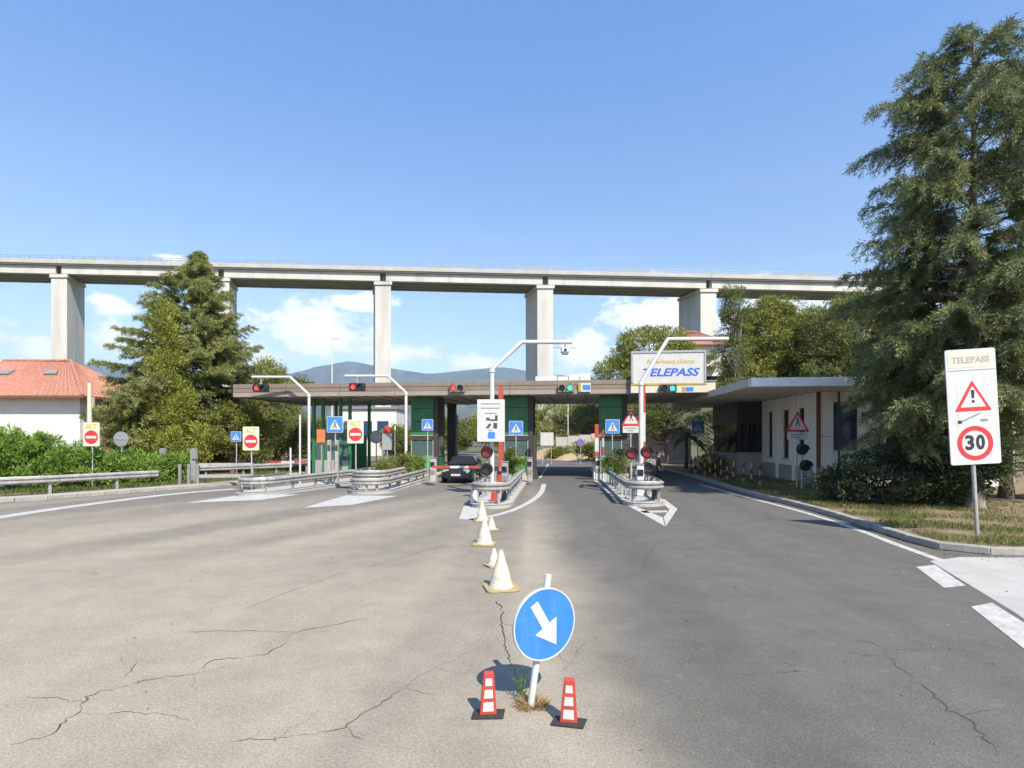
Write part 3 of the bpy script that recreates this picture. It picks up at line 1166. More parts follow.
def clump_tree(name, label, loc, blobs, m, bark, seed, ncl=140, cr=.55, per=130, leaf=(.17, .05), trunk_r=.2, trunk_top=None, up=.15, cat='tree', group=None, shell=.55, limbs=True, flat=.75):
    """trunk, limbs reaching to leaf clumps spread through the given ellipsoids (x, y, z, rx, ry, rz, weight)"""
    rg = np.random.default_rng(seed)
    root = thing(name, label, cat, loc, 0, group)
    w = np.array([b[6] if len(b) > 6 else b[3] * b[4] * b[5] for b in blobs], float)
    w /= w.sum()
    cents = []
    for _ in range(ncl):
        b = blobs[rg.choice(len(blobs), p=w)]
        d = norm_rows(rg.normal(0, 1, (1, 3)))[0]
        r = rg.uniform(shell, 1.0)
        cents.append((b[0] + d[0] * b[3] * r, b[1] + d[1] * b[4] * r, b[2] + d[2] * b[5] * r))
    cents = np.array(cents)
    ztop = trunk_top if trunk_top else max(b[2] for b in blobs)
    if trunk_r > 0:
        tr = MB()
        n = 9
        pth, ox, oy = [], 0, 0
        for i in range(n):
            pth.append((ox, oy, ztop * i / (n - 1) - (.1 if i == 0 else 0)))
            ox += rg.normal(0, trunk_r * .35) + blobs[0][0] / (n - 1)
            oy += rg.normal(0, trunk_r * .35) + blobs[0][1] / (n - 1)
        tr.tube(pth, [trunk_r * (1.3 if i == 0 else 1) * (1 - .8 * i / (n - 1)) for i in range(n)], 8)
        tr.build('trunk', bark, root, smooth=True)
        if limbs:
            lb = MB()
            for c in cents[:: max(1, ncl // 45)]:
                q = min(n - 2, max(1, int((max(.25, c[2] / ztop * .75) * (n - 1)))))
                a = Vector(pth[min(q, n - 1)])
                e = Vector(c)
                mid = (a + e) / 2 + Vector((0, 0, -.06 * (e - a).length)) + Vector(rg.normal(0, .15, 3))
                rr = trunk_r * .28
                lb.tube([a, mid, e], [rr, rr * .6, rr * .2], 5, caps=False)
            lb.build('limbs', bark, root)
    Cs, Ds = [], []
    for c in cents:
        k = int(per * rg.uniform(.5, 1.4))
        d = norm_rows(rg.normal(0, 1, (k, 3)))
        r = cr * rg.uniform(.5, 1.35) * rg.uniform(.15, 1, k) ** .6
        C = c + d * r[:, None] * np.array([1, 1, flat])
        Cs.append(C)
        Ds.append(d + rg.normal(0, .5, (k, 3)) + np.array([0, 0, up]))
    C, D = np.concatenate(Cs), np.concatenate(Ds)
    keep = C[:, 2] > 0.05
    C, D = C[keep], D[keep]
    N = len(C)
    me = leaf_mesh('crown', m, C, D, leaf[0] * rg.uniform(.6, 1.4, N), leaf[1] * rg.uniform(.7, 1.4, N), seed)
    put('crown' if cat == 'tree' else 'foliage', me, root)
    return root


def at(px, Y, z=0.13):
    return ((px - HX) / F * Y, Y, z)


# --- right: the tall cedar and the low dense conifer below it
conifer('cedar_tree', 'tall airy cedar with drooping branches standing behind the speed sign', at(974, 18.8), 15.7, 4.5, MT['cedar'], MT['bark_pale'], 21,
        z0=3.0, nb=128, prof=lambda t: float(np.interp(t, [0, .2, .35, .6, .75, .88, .95, 1], [.75, .85, .84, .76, .78, .64, .46, .12])), droop=.12, rise=.30, twigs=24, per=165, leaf=(.15, .023), gap=.08, bare=.2, limb=.06, sag=.75, tw=.40, trunk=.015, tipm=MT['cedar_tip'])
conifer('cedar_tree', 'low spreading cedar bough mass beside the toll office', at(934, 20.4), 8.6, 2.4, MT['cedar'], MT['bark'], 22,
        z0=1.2, nb=75, prof=lambda t: .62 + .5 * math.sin(math.pi * min(1, t * 1.1)) if t < .9 else .5, droop=.13, rise=.25, twigs=22, per=120, leaf=(.15, .021), bare=.15, limb=.06, sag=.7, tw=.42, trunk=.015, tipm=MT['cedar_tip'])
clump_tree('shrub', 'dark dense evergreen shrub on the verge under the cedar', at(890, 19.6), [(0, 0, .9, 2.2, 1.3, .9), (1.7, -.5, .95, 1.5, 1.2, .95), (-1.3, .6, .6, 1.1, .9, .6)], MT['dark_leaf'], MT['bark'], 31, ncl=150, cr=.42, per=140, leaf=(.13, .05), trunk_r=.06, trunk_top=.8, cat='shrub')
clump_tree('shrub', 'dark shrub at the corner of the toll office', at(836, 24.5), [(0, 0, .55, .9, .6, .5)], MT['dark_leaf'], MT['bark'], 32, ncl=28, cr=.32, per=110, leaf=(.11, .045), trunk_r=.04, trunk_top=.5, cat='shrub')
conifer('cedar_tree', 'grey green conifer filling the right edge behind the speed sign', at(1006, 21.6), 9.4, 3.4, MT['cedar'], MT['bark'], 25,
        z0=1.0, nb=60, prof=lambda t: .5 + .5 * math.sin(math.pi * min(1, t * 1.1)) if t < .9 else .4, droop=.12, rise=.2, twigs=16, per=34, leaf=(.2, .035), bare=.2, sag=.5)

# --- right: pines behind the office
clump_tree('pine_tree', 'broad yellow green pine behind the toll office roof', at(782, 47, 0.0), [(0, 0, 10.2, 3.2, 3, 3.4), (-2.2, 0, 7.5, 2.6, 2.4, 2.6), (2.6, .5, 8.2, 2.9, 2.6, 3.2), (0, 0, 5.6, 4.2, 3, 2.0), (-1.0, .3, 13.0, 1.8, 1.3, 1.4, 10), (2.2, 0, 11.6, 2.6, 2.2, 1.6, 14), (-2.0, 0, 11.0, 2.2, 2.0, 1.6, 10)], MT['pine'], MT['bark_pale'], 41, ncl=520, cr=.78, per=240, leaf=(.25, .06), trunk_r=.28, trunk_top=11, shell=.7, flat=.55)
clump_tree('pine_tree', 'slender dark pine left of the broad pine behind the office', at(734, 45, 0.0), [(0, 0, 12.8, .9, .9, 2.0, 5), (-.2, 0, 9.2, 1.7, 1.5, 2.0), (.3, 0, 6.0, 2.2, 1.8, 1.8)], MT['pine_dark'], MT['bark_pale'], 42, ncl=170, cr=.55, per=150, leaf=(.22, .05), trunk_r=.2, trunk_top=14.5, shell=.5, flat=.5)
clump_tree('pine_tree', 'dark green pine between the office roof and the tall cedar', at(850, 43, 0.0), [(0, 0, 10.4, 3.2, 2.8, 3.0), (1.5, 0, 6.6, 3.8, 2.8, 3.0), (-1.6, 0, 7.5, 2.6, 2.2, 2.6)], MT['pine_dark'], MT['bark'], 43, ncl=400, cr=.78, per=220, leaf=(.25, .06), trunk_r=.28, trunk_top=10, shell=.65, flat=.6)
clump_tree('pine_tree', 'rounded umbrella pine behind the right end of the toll roof', at(652, 68, 0.0), [(0, 0, 12.4, 5.0, 3.5, 3.2), (-3.8, 0, 9.8, 3.2, 2.6, 2.5), (3.2, 0, 10.5, 2.8, 2.5, 2.5), (0, 0, 7.5, 5.5, 4, 2.2)], MT['pine'], MT['bark'], 44, ncl=420, cr=1.0, per=150, leaf=(.36, .09), trunk_r=.35, trunk_top=11, shell=.75, flat=.6)
clump_tree('pine_tree', 'dark pine in the shade right of the rightmost toll booth', at(668, 50, 0.0), [(0, 0, 4.8, 3.4, 2.4, 2.2), (-2.6, 0, 4.2, 2.0, 1.8, 1.8)], MT['pine_dark'], MT['bark'], 45, ncl=110, cr=.7, per=130, leaf=(.22, .05), trunk_r=.22, trunk_top=5, shell=.6, flat=.6)
clump_tree('pine_tree', 'olive green tree past the retaining wall under the office roof', at(716, 49, 0.0), [(0, 0, 3.2, 2.6, 2, 2.2), (2.2, 1, 4.2, 2.2, 2, 2.0)], MT['pine'], MT['bark'], 46, ncl=90, cr=.6, per=130, leaf=(.2, .05), trunk_r=.18, trunk_top=3.5, shell=.5)
# hillside trees on the right, filling behind the pines
for i, (px, Y, hh, lab) in enumerate([(760, 86, 9, 'hillside tree above the office roof beside the slender pine'), (905, 80, 13, 'hillside tree seen between pine and cedar'),
                                      (1010, 78, 13, 'hillside tree half hidden behind the cedar trunk'), (620, 98, 8, 'hillside tree left of the umbrella pine')]):
    gz = 9.0 if px > 700 else 3.0
    clump_tree('hillside_tree', lab, at(px, Y, gz if px < 1000 else 10), [(0, 0, hh * .55, 4.5, 3.5, hh * .42)], MT['pine_dark' if i % 2 else 'pine'], MT['bark'], 50 + i, ncl=150, cr=1.1, per=110, leaf=(.42, .11), trunk_r=.3, trunk_top=hh * .6, shell=.6)

# --- left: the big fir and its neighbours
conifer('fir_tree', 'large dark fir rising above the left guard rail', at(184, 38.5), 15.0, 5.2, MT['fir'], MT['bark'], 61,
        z0=.5, nb=205, prof=lambda t: float(np.interp(t, [0, .3, .55, .78, .90, .96, 1], [1.0, 1.0, .86, .48, .20, .07, .01])), lean=1.0, droop=.03, rise=.22, twigs=17, per=165, leaf=(.20, .034), bare=.25, limb=.045, sag=.30, tw=.40, trunk=.015, tipm=MT['fir_tip'], tipq=.5)
clump_tree('cypress_tree', 'yellow green conifer growing against the front of the fir', at(168, 35.0), [(0, 0, 9.2, .75, .6, 1.5, 2.6), (0, 0, 6.8, 1.1, .8, 1.6, 4), (.1, 0, 4.3, 1.6, 1.0, 1.8, 7), (.5, 0, 1.9, 2.4, 1.2, 1.7, 9)], MT['yellow_conifer'], MT['bark'], 62, ncl=240, cr=.5, per=170, leaf=(.19, .045), trunk_r=.16, trunk_top=9.5, shell=.4, flat=1.0, up=.5)
clump_tree('bush_tree', 'olive bushy tree at the right foot of the fir', at(232, 36.5), [(0, 0, 2.9, 2.2, 1.6, 2.2), (1.6, .3, 1.9, 1.6, 1.4, 1.6)], MT['broadleaf'], MT['bark'], 63, ncl=110, cr=.55, per=140, leaf=(.16, .06), trunk_r=.14, trunk_top=2.8, shell=.5)
clump_tree('poplar_tree', 'pale green tree right of the fir above the toll roof', at(264, 50, 0.0), [(0, 0, 7.4, 1.9, 1.8, 2.2), (-1.2, 0, 5.0, 2.0, 1.8, 2.0)], MT['pine'], MT['bark'], 64, ncl=150, cr=.7, per=150, leaf=(.22, .07), trunk_r=.2, trunk_top=7, shell=.5)
conifer('cypress_tree', 'small dark pointed tree just above the left end of toll roof', at(283, 54, 0.0), 9.2, 1.5, MT['fir'], MT['bark'], 65, z0=2, nb=70, prof=lambda t: min(1, (1 - t) * 2.2), twigs=9, per=26, leaf=(.24, .06), sag=.1)
clump_tree('small_tree', 'little dark tree right of the pointed one above toll roof', at(299, 56, 0.0), [(0, 0, 7.6, 1.5, 1.2, .8), (-.8, 0, 6.0, 1.4, 1.2, 1.2)], MT['pine_dark'], MT['bark'], 66, ncl=40, cr=.55, per=120, leaf=(.22, .07), trunk_r=.15, trunk_top=7, shell=.4)
clump_tree('bush_tree', 'shady green tree under the left end of the toll roof', at(275, 45, 0.0), [(0, 0, 3.0, 3.0, 2.0, 2.6), (-2.6, 0, 2.4, 2.2, 1.8, 2.0)], MT['broadleaf'], MT['bark'], 67, ncl=130, cr=.6, per=130, leaf=(.18, .06), trunk_r=.18, trunk_top=3, shell=.5)

# --- oleander bushes behind the left guard rail
for i, (px, Y, rx, rz, lab) in enumerate([(20, 25.0, 2.2, 1.35, 'biggest bright green oleander bush at the left edge'), (78, 26.2, 1.7, 1.0, 'green oleander bush left of the small no entry sign post'),
                                          (132, 28.0, 1.8, .80, 'low oleander bush around the blank round sign'), (168, 29.6, 1.3, .75, 'low oleander bush in front of the yellow green conifer'), (-50, 24, 2.5, 1.5, 'oleander bush cut by the left edge')]):
    clump_tree('oleander_bush', lab, at(px, Y), [(0, 0, rz, rx, 1.1, rz)], MT['oleander'], MT['bark'], 70 + i, ncl=int(60 * rx), cr=.38, per=120, leaf=(.20, .05), trunk_r=.04, trunk_top=rz, cat='bush', up=.8, shell=.4, group='oleander bushes along the left rail')

# --- behind the lanes
for i, (px, Y, z, blobs, mm, lab) in enumerate([
        (560, 84, 0, [(0, 0, 5.0, 4.6, 3, 3.4), (4.0, 0, 4.6, 3.6, 3, 3.2)], 'pine', 'light green tree beyond the open middle lane'),
        (588, 74, 0, [(0, 0, 4.6, 2.6, 2.4, 2.8), (1.6, 0, 2.6, 2.6, 2.0, 2.2)], 'pine_dark', 'darker tree right of the open middle lane'),
        (455, 78, 0, [(0, 0, 3.0, 4.4, 3, 2.4)], 'broadleaf', 'olive tree beyond the waiting car'),
        (492, 88, 0, [(0, 0, 3.8, 4.4, 3, 2.8)], 'pine', 'yellowish tree behind the instruction panel'),
        (398, 70, 0, [(0, 0, 2.0, 2.2, 2, 1.7)], 'broadleaf', 'small tree beyond the closed lane left of first booth'),
        (300, 62, 0, [(0, 0, 2.8, 3.4, 2, 2.4), (3.0, 0, 2.2, 2.6, 2, 1.8)], 'broadleaf', 'tree behind the green glazed kiosk'),
        (525, 96, 0, [(0, 0, 4.4, 4.6, 3, 3.2)], 'broadleaf', 'tree hidden mostly by the middle booth')]):
    clump_tree('roadside_tree', lab, at(px, Y, z), blobs, MT[mm], MT['bark'], 80 + i, ncl=130, cr=.9, per=130, leaf=(.30, .10), trunk_r=.2, trunk_top=blobs[0][2], shell=.5)


# --- grass on the verges
def grass(name, label, poly_fn, n, m, ln, wd, z, seed, cat='grass'):
    rg = np.random.default_rng(seed)
    pts = poly_fn(rg, n)
    N = len(pts)
    C = np.concatenate([pts, np.full((N, 1), z)], 1)
    D = rg.normal(0, .45, (N, 3))
    D[:, 2] = 1
    me = leaf_mesh(name, m, C, D, ln * rg.uniform(.4, 1.5, N), wd * rg.uniform(.7, 1.4, N), seed)
    o = bpy.data.objects.new(name, me)
    col.objects.link(o)
    return tag(o, label, cat, kind='stuff')


ex = np.array([p.x for p in right_edge])
ey = np.array([p.y for p in right_edge])


def right_pts(rg, n):
    y = rg.uniform(12.1, 30, n * 2)
    m = ey[:-1] > 12
    order = np.argsort(ey[m.nonzero()[0]])
    yy = ey[m.nonzero()[0]][order]
    xx = ex[m.nonzero()[0]][order]
    x0 = np.interp(y, yy, xx) + .35
    x = x0 + rg.exponential(2.4, n * 2)
    q = np.stack([x, y], 1)
    # patchy tufts
    f = np.sin(q[:, 0] * 2.3 + 1.3 * np.sin(q[:, 1] * 1.7)) + np.sin(q[:, 1] * 2.9 + q[:, 0] * .8)
    q = q[(f + rg.normal(0, .7, n * 2) > .1) & (q[:, 0] < 22)]
    return q[:n]


grass('verge_grass', 'dry straw coloured grass tufts on the right verge', right_pts, 26000, MT['grass'], .13, .012, .125, 91)
grass('verge_grass', 'green weeds sprouting on the right verge', lambda rg, n: right_pts(rg, n)[::2], 22000, MT['grass_green'], .11, .022, .125, 92)


def left_pts(rg, n):
    t = rg.uniform(0, 1, n)
    i = (t * (len(left_edge) - 1)).astype(int)
    p = np.array([(left_edge[k].x, left_edge[k].y) for k in i])
    return p + np.stack([-rg.uniform(.9, 3.0, n), rg.uniform(1.0, 3.2, n)], 1)


grass('verge_grass', 'low weeds under the left guard rail', left_pts, 16000, MT['grass_green'], .18, .03, .125, 93)


# dead leaves and grit swept against the right kerb, sparse over the road
rg = np.random.default_rng(97)
n = 900
t = rg.integers(0, len(right_edge) - 1, n)
px_ = np.array([right_edge[k].x for k in t]) - np.abs(rg.exponential(.35, n)) - .03 + rg.normal(0, .2, n) * 0
py_ = np.array([right_edge[k].y for k in t]) - np.abs(rg.exponential(.35, n)) + rg.normal(0, .3, n) * 0
far_ = rg.random(n) < .35
px_ = np.where(far_, rg.uniform(-6, 10, n), px_)
py_ = np.where(far_, rg.uniform(4.2, 20, n), py_)
C = np.stack([px_, py_, rg.uniform(.008, .016, n)], 1)
a_ = rg.uniform(0, 2 * math.pi, n)
D = np.stack([np.cos(a_), np.sin(a_), rg.normal(0, .12, n)], 1)
o = bpy.data.objects.new('leaf_litter', leaf_mesh('leaf_litter', MT['dry_grass'], C, D, rg.uniform(.02, .055, n), rg.uniform(.010, .028, n), 97))
col.objects.link(o)
tag(o, 'dead leaves and grit scattered along the right kerb', 'leaf litter', kind='stuff')
# ------------------------------------------------------------------ toll plaza frame (turned 7 degrees to the camera)
TA = R(7)
TO = Vector((1.0, 32.5, 0))
TU = Vector((math.cos(TA), -math.sin(TA), 0))
TV = Vector((math.sin(TA), math.cos(TA), 0))


def T(u, v, z=0.0):
    return TO + TU * u + TV * v + Vector((0, 0, z))


def Tu(px, v):
    """u of the point at depth v seen in photo column px"""
    k = (px - HX) / F
    b = TO + TV * v
    return (k * b.y - b.x) / (TU.x - k * TU.y)


def Tz(py, u, v):
    return CH + (HY - py) / F * T(u, v).y


# ---- canopy
U0, U1 = Tu(233, 0), Tu(716, 0)
UF = Tu(631, 0)
ZC = 5.0
can = thing('toll_canopy', 'long flat brown fronted canopy over the toll lanes', 'canopy', TO, -TA)
MB().bx(U0 + .1, U1, .12, 10.5, ZC + .02, ZC + .62).build('roof_slab', MT['soffit'], can)
MB().bx(U0 + .05, U1 + .05, .06, 10.6, ZC + .625, ZC + .68).build('roof_sheet', MT['mid_grey'], can)
segs = 7
for k in range(segs):
    a = U0 + (UF - U0) * k / segs + .012
    b = U0 + (UF - U0) * (k + 1) / segs - .012
    MB().bx(a, b, -.02, .10, ZC + .50, ZC + .76).build('fascia_board', MT['fascia'], can, bevel=.012)
    MB().bx(a, b, .0, .10, ZC + .245, ZC + .485).build('fascia_board', MT['fascia'], can, bevel=.012)
    MB().bx(a, b, -.02, .10, ZC - .03, ZC + .23).build('fascia_board', MT['fascia_pale'], can, bevel=.012)
MB().bx(U0 - .02, U0 + .09, .11, 10.5, ZC - .03, ZC + .74).build('end_board', MT['fascia'], can)
# soffit battens and light troughs
nb = 26
me = MB().bx(-.04, .04, .2, 10.3, -.05, 0).mesh('soffit_batten', MT['fascia_pale'])
for k in range(nb):
    share(me, 'soffit_batten', can, (U0 + .5 + (U1 - U0 - 1) * k / (nb - 1), 0, ZC + .015))

# ---- booths
BV0 = 1.6
BD = 1.75


def booth(px0, px1, label, glow):
    u0, u1 = Tu(px0, BV0), Tu(px1, BV0)
    w = u1 - u0
    b = thing('toll_booth', label, 'toll booth', T((u0 + u1) / 2, BV0), -TA, group='toll booths under the canopy')
    h = w / 2
    MB().bx(-h - .1, h + .1, -.1, BD + .2, .13, .32).build('plinth', MT['concrete'], b, bevel=.03)
    # upper cladding: panels with open joints
    for k, (z0, z1) in enumerate(((2.62, 3.44), (3.46, 4.28), (4.30, 4.98))):
        MB().bx(-h, h - .30, 0, .06, z0, z1).build('cladding_panel', MT['booth_green'], b, bevel=.012)
        MB().bx(-h, -h + .06, .08, BD, z0, z1).build('cladding_panel', MT['booth_green'], b, bevel=.012)
        MB().bx(h - .06, h, .25, BD, z0, z1).build('cladding_panel', MT['booth_dark'], b, bevel=.012)
    MB().bx(h - .285, h + .01, -.02, .24, .32, 4.99).build('corner_post', MT['booth_dark'], b, bevel=.02)
    MB().bx(-h + .07, h - .07, .07, BD - .05, 2.6, 4.97).build('core', MT['booth_dark'], b)
    MB().bx(-h + .02, h - .30, -.02, .05, 2.30, 2.60).build('sign_strip', MT['booth_dark'], b, bevel=.01)
    MB().bx(-h - .02, h - .29, -.06, BD, 2.56, 2.62).build('transom', MT['galvanised'], b)
    # glazed cabin
    for x in (-h + .03, h - .32):
        MB().bx(x - .03, x + .03, .0, .06, .95, 2.29).build('mullion', MT['galvanised_dull'], b)
    f = MB().bx(-h + .07, h - .36, .02, .035, 1.35, 2.27).build('window', MT['glass'], b)
    MB().bx(-h + .07, h - .36, -.0, .05, 1.29, 1.34).build('sill', MT['galvanised_dull'], f)
    for k in range(1):
        y0 = .3
        for sx in (-1, 1):
            wd = MB().bx(sx * (h - .03) - .012, sx * (h - .03) + .012, y0, y0 + 1.28, 1.30, 2.5).build('window', MT['glass'], b)
            MB().bx(sx * (h - .03) - .03, sx * (h - .03) + .03, y0 + 1.285, y0 + 1.355, 1.25, 2.55).build('mullion', MT['galvanised_dull'], wd)
    MB().bx(-h, h - .30, .0, .05, .33, 1.28).build('lower_panel', MT['booth_green_bright'], b, bevel=.02)
    for sx in (-1, 1):
        MB().bx(sx * (h - .03) - .03, sx * (h - .03) + .03, .3, BD, .33, 1.24).build('side_panel', MT['booth_green'], b)
    MB().bx(-h + .05, h - .05, BD + .02, BD + .08, .33, 2.55).build('rear_panel', MT['booth_green'], b)
    # desk and seated silhouette space
    MB().bx(-h + .1, h - .4, .5, 1.1, 1.0, 1.06).build('desk', MT['mid_grey'], b)
    MB().bx(-h + .2, h - .7, .55, .8, 1.07, 1.45).build('screen', MT['black'], b)
    # rear column carrying the roof
    MB().bx(-.3, .3, 7.2, 7.8, -.05, 5.0).build('column', MT['booth_dark'], b, bevel=.03)
    return b, u0, u1


bo1, a1, b1 = booth(411, 438, 'toll booth left of the waiting black car', True)
bo2, a2, b2 = booth(504, 533, 'middle toll booth behind the white instruction panel', True)
bo3, a3, b3 = booth(600, 627, 'toll booth right of the open middle lane', True)

# the left booth is an open green frame with glass
uk0, uk1 = Tu(314, 2.0), Tu(350, 2.0)
kio = thing('glazed_kiosk', 'slim green posted glass kiosk under the left roof end', 'kiosk', T((uk0 + uk1) / 2, 2.0), -TA)
hw = (uk1 - uk0) / 2
for x in (-hw, -hw + .62, hw - .62, hw):
    MB().bx(x - .09, x + .09, -.09, .09, .0, 4.99).build('post', MT['booth_green'], kio, bevel=.015)
for x in (-hw, hw):
    MB().bx(x - .09, x + .09, 3.2, 3.38, .0, 4.99).build('post', MT['booth_green'], kio, bevel=.015)
for (x0, x1) in ((-hw + .1, -hw + .52), (-hw + .72, hw - .72), (hw - .52, hw - .1)):
    pn = MB().bx(x0, x1, -.01, .01, 1.1, 2.9).build('pane', MT['glass'], kio)
    MB().bx(x0 - .005, x1 + .005, -.03, .03, 1.02, 1.095).build('rail', MT['booth_green'], pn)
    MB().bx(x0 - .005, x1 + .005, -.03, .03, 2.905, 2.97).build('rail', MT['booth_green'], pn)
MB().bx(-hw + .1, hw - .1, 3.0, 3.1, .1, 2.6).build('rear_panel', MT['booth_green'], kio)
MB().bx(-hw + .1, hw - .1, -.03, .04, .15, 1.0).build('lower_panel', MT['wall_grey'], kio)


# ---- signal heads
def signal_pair(name, label, loc, rz, lit, r=.14, group=None, case='dark_grey'):
    """two round lamps side by side in one housing; lit = (left, right) lens materials"""
    s = thing(name, label, 'traffic light', loc, rz, group)
    MB().prism(rrect(.92, .46, .06), -.02, .16).build('housing', MT[case], s, bevel=.01)
    for i, sx in enumerate((-1, 1)):
        ln = MB().prism(disc_pts(r, 24, sx * .225, 0), -.045, -.021).build('lens', MT[lit[i]], s)
        vz_ = MB()
        n = 14
        for k in range(n):
            t0, t1 = R(-10 + 200 * k / n), R(-10 + 200 * (k + 1) / n)
            a = [(sx * .225 + (r + .03) * math.cos(t), y, (r + .03) * math.sin(t)) for t, y in ((t0, -.03), (t1, -.03), (t1, -.24), (t0, -.24))]
            vz_.add(a, [(0, 1, 2, 3)])
        vo = vz_.build('visor', MT['black'], ln)
        so = vo.modifiers.new('thick', 'SOLIDIFY')
        so.thickness = .012
    return s


def on_fascia(px, py):
    u = Tu(px, -.2)
    return T(u, -.2, Tz(py, u, -.2))


signal_pair('lane_signal', 'overhead lane signal on the roof edge above the black car, red lit', on_fascia(457, 388), -TA, ('lens_red', 'lens_off'), group='overhead lane signals', case='fascia')
signal_pair('lane_signal', 'overhead lane signal above the open middle lane, green lit', on_fascia(566, 388), -TA, ('lens_off', 'lens_green'), group='overhead lane signals', case='fascia')
u = Tu(584.5, -.08)
q = thing('payment_plate', 'small cream plate with a blue card symbol on the roof edge', 'sign', T(u, -.10, Tz(387.5, u, -.08)), -TA)
MB().bx(-.36, .36, -.02, .03, -.25, .25).build('plate', MT['sign_cream'], q, bevel=.01)
MB().bx(-.35, -.2, -.03, -.021, -.24, .24).build('yellow_strip', MT['yellow_paint'], q)
MB().bx(-.10, .33, -.03, -.021, -.14, .15).build('card_symbol', MT['sign_blue'], q)


# ---- bent gantry poles
def gantry(label, px, Y, y1, y2, dpx, endpx, r=.085):
    k = F / Y
    x = (px - HX) / k
    z1, z2 = CH + (HY - y1) / k, CH + (HY - y2) / k
    g = thing('gantry_pole', label, 'gantry pole', (x, Y, .14), 0, 'bent white gantry poles')
    d, e = dpx / k, (endpx - px) / k
    MB().tube([(0, 0, 0), (0, 0, z1 - .14)], r, 12).build('mast', MT['pole_white'], g, smooth=True)
    a = MB().tube([(0, 0, z1 - .2), (0, 0, z1 - .12), (d, 0, z2 - .14), (e, 0, z2 - .14)], r * .92, 12).build('arm', MT['pole_white'], g, smooth=True)
    MB().box((0, 0, .02), (.36, .36, .04)).build('base_plate', MT['galvanised'], g)
    MB().lathe([(r * 1.1, z1 - .26), (r * 1.35, z1 - .24), (r * 1.35, z1 - .16), (r * 1.1, z1 - .14)], n=12).build('collar', MT['pole_white'], g)
    return (x, Y, z1, z2, x + e)


g0 = gantry('bent white gantry pole with signal at the left end of toll roof', 309, 33.6, 395, 377, -19, 252)
g1 = gantry('bent white gantry pole rising behind the curved metal island nose', 406, 32.6, 393, 376, -18, 345)
g2 = gantry('tallest white gantry pole holding a camera over the middle lane', 492, 24.0, 370, 342, 30, 572, .10)
g3 = gantry('white gantry pole leaning across the blue lettered sign', 641, 24.0, 383, 339, 27, 728, .10)
signal_pair('lane_signal', 'lane signal hung on the leftmost gantry pole, red lit', P(260.5, 388, 33.3), 0, ('lens_red', 'lens_green_off'), group='overhead lane signals', case='black')
signal_pair('lane_signal', 'lane signal hung on the second gantry pole, red lit', P(357, 387, 32.3), 0, ('lens_red', 'lens_green_off'), group='overhead lane signals', case='black')
for px, py, Y in ((260.5, 388, 33.3), (357, 387, 32.3)):
    c = P(px, py, Y)
    h = MB().box((0, .0, .39), (.07, .07, .34)).box((0, .16, .52), (.07, .4, .06))
    o = h.build('hanger_bracket', MT['galvanised'], None, loc=(c[0], c[1] + .1, c[2]))
    tag(o, 'short steel bracket above the red signal at photo column %s' % ('left' if px < 300 else 'second') if False else ('steel bracket above the leftmost red lane signal' if px < 300 else 'steel bracket above the second red lane signal'), 'bracket')
# camera cluster on the tall pole
c = P(565, 350, 24.0)
cm = thing('lane_camera', 'camera unit hung from the tallest gantry pole over the lane', 'camera', c)
MB().box((0, 0, -.02), (.34, .42, .20)).build('housing', MT['pole_white'], cm, bevel=.03)
MB().box((0, -.05, -.16), (.24, .30, .07)).build('lamp_plate', MT['mid_grey'], cm)
MB().box((0, 0, .17), (.06, .06, .2)).build('stem', MT['mid_grey'], cm)
MB().box((0, 0, .10), (1.0, .08, .05)).build('cross_bar', MT['galvanised'], cm)
MB().prism(disc_pts(.06, 16, 0, -.02), -.24, -.211).build('lens', MT['black'], cm)

# ---- the big illuminated board at the right end of the roof
ub0, ub1 = Tu(633, -.3), Tu(704, -.3)
bw = ub1 - ub0
bz0, bz1 = Tz(383, ub0, -.3), Tz(353.5, ub0, -.3)
bz2 = Tz(393, ub0, -.3)
bd = thing('board_sign', 'white roof board with blue italic lettering at the right roof end', 'sign', T((ub0 + ub1) / 2, -.35, bz2), -TA)
H1, H0 = bz1 - bz2, bz0 - bz2
MB().bx(-bw / 2, bw / 2, .0, .30, H0 - .03, H1).build('panel', MT['sign_white'], bd)
fr = MB()
fr.bx(-bw / 2 - .1, bw / 2 + .1, -.04, .34, H1 + .003, H1 + .12)
fr.bx(-bw / 2 - .1, -bw / 2 - .003, -.04, .34, H0 - .0, H1 + .002)
fr.bx(bw / 2 + .003, bw / 2 + .1, -.04, .34, H0 - .0, H1 + .002)
fr.build('frame', MT['sign_back'], bd)
MB().bx(-bw / 2 - .12, bw / 2 + .12, -.05, .34, H0 - .14, H0 - .035).build('orange_strip', MT['lettering_ochre'], bd)
MB().bx(-bw / 2 - .12, bw / 2 + .12, -.02, .34, 0, H0 - .145).build('lower_band', MT['sign_cream'], bd)
text('lettering', 'Riservato', .34, MT['lettering_ochre'], bd, (-.42, -.004, H0 + (H1 - H0) * .70), shear=.15, bold=.006, width=bw * .40)
text('lettering', 'clienti', .34, MT['lettering_ochre'], bd, (.92, -.004, H0 + (H1 - H0) * .70), shear=.15, bold=.006, width=bw * .26)
text('lettering', 'TELEPASS', .60, MT['lettering_blue'], bd, (.05, -.004, H0 + (H1 - H0) * .33), shear=.28, bold=.018, width=bw * .80)
MB().bx(.95, 1.35, -.03, -.021, .06, .30).build('card_symbol', MT['sign_blue'], bd)
MB().bx(.72, .95, -.03, -.021, .06, .30).build('yellow_strip', MT['yellow_paint'], bd)
us = Tu(668, -.5)
signal_pair('lane_signal', 'green lit lane signal under the blue lettered roof board', T(us, -.55, Tz(388.5, us, -.5)), -TA, ('lens_off', 'lens_green'), group='overhead lane signals', case='dark_grey')

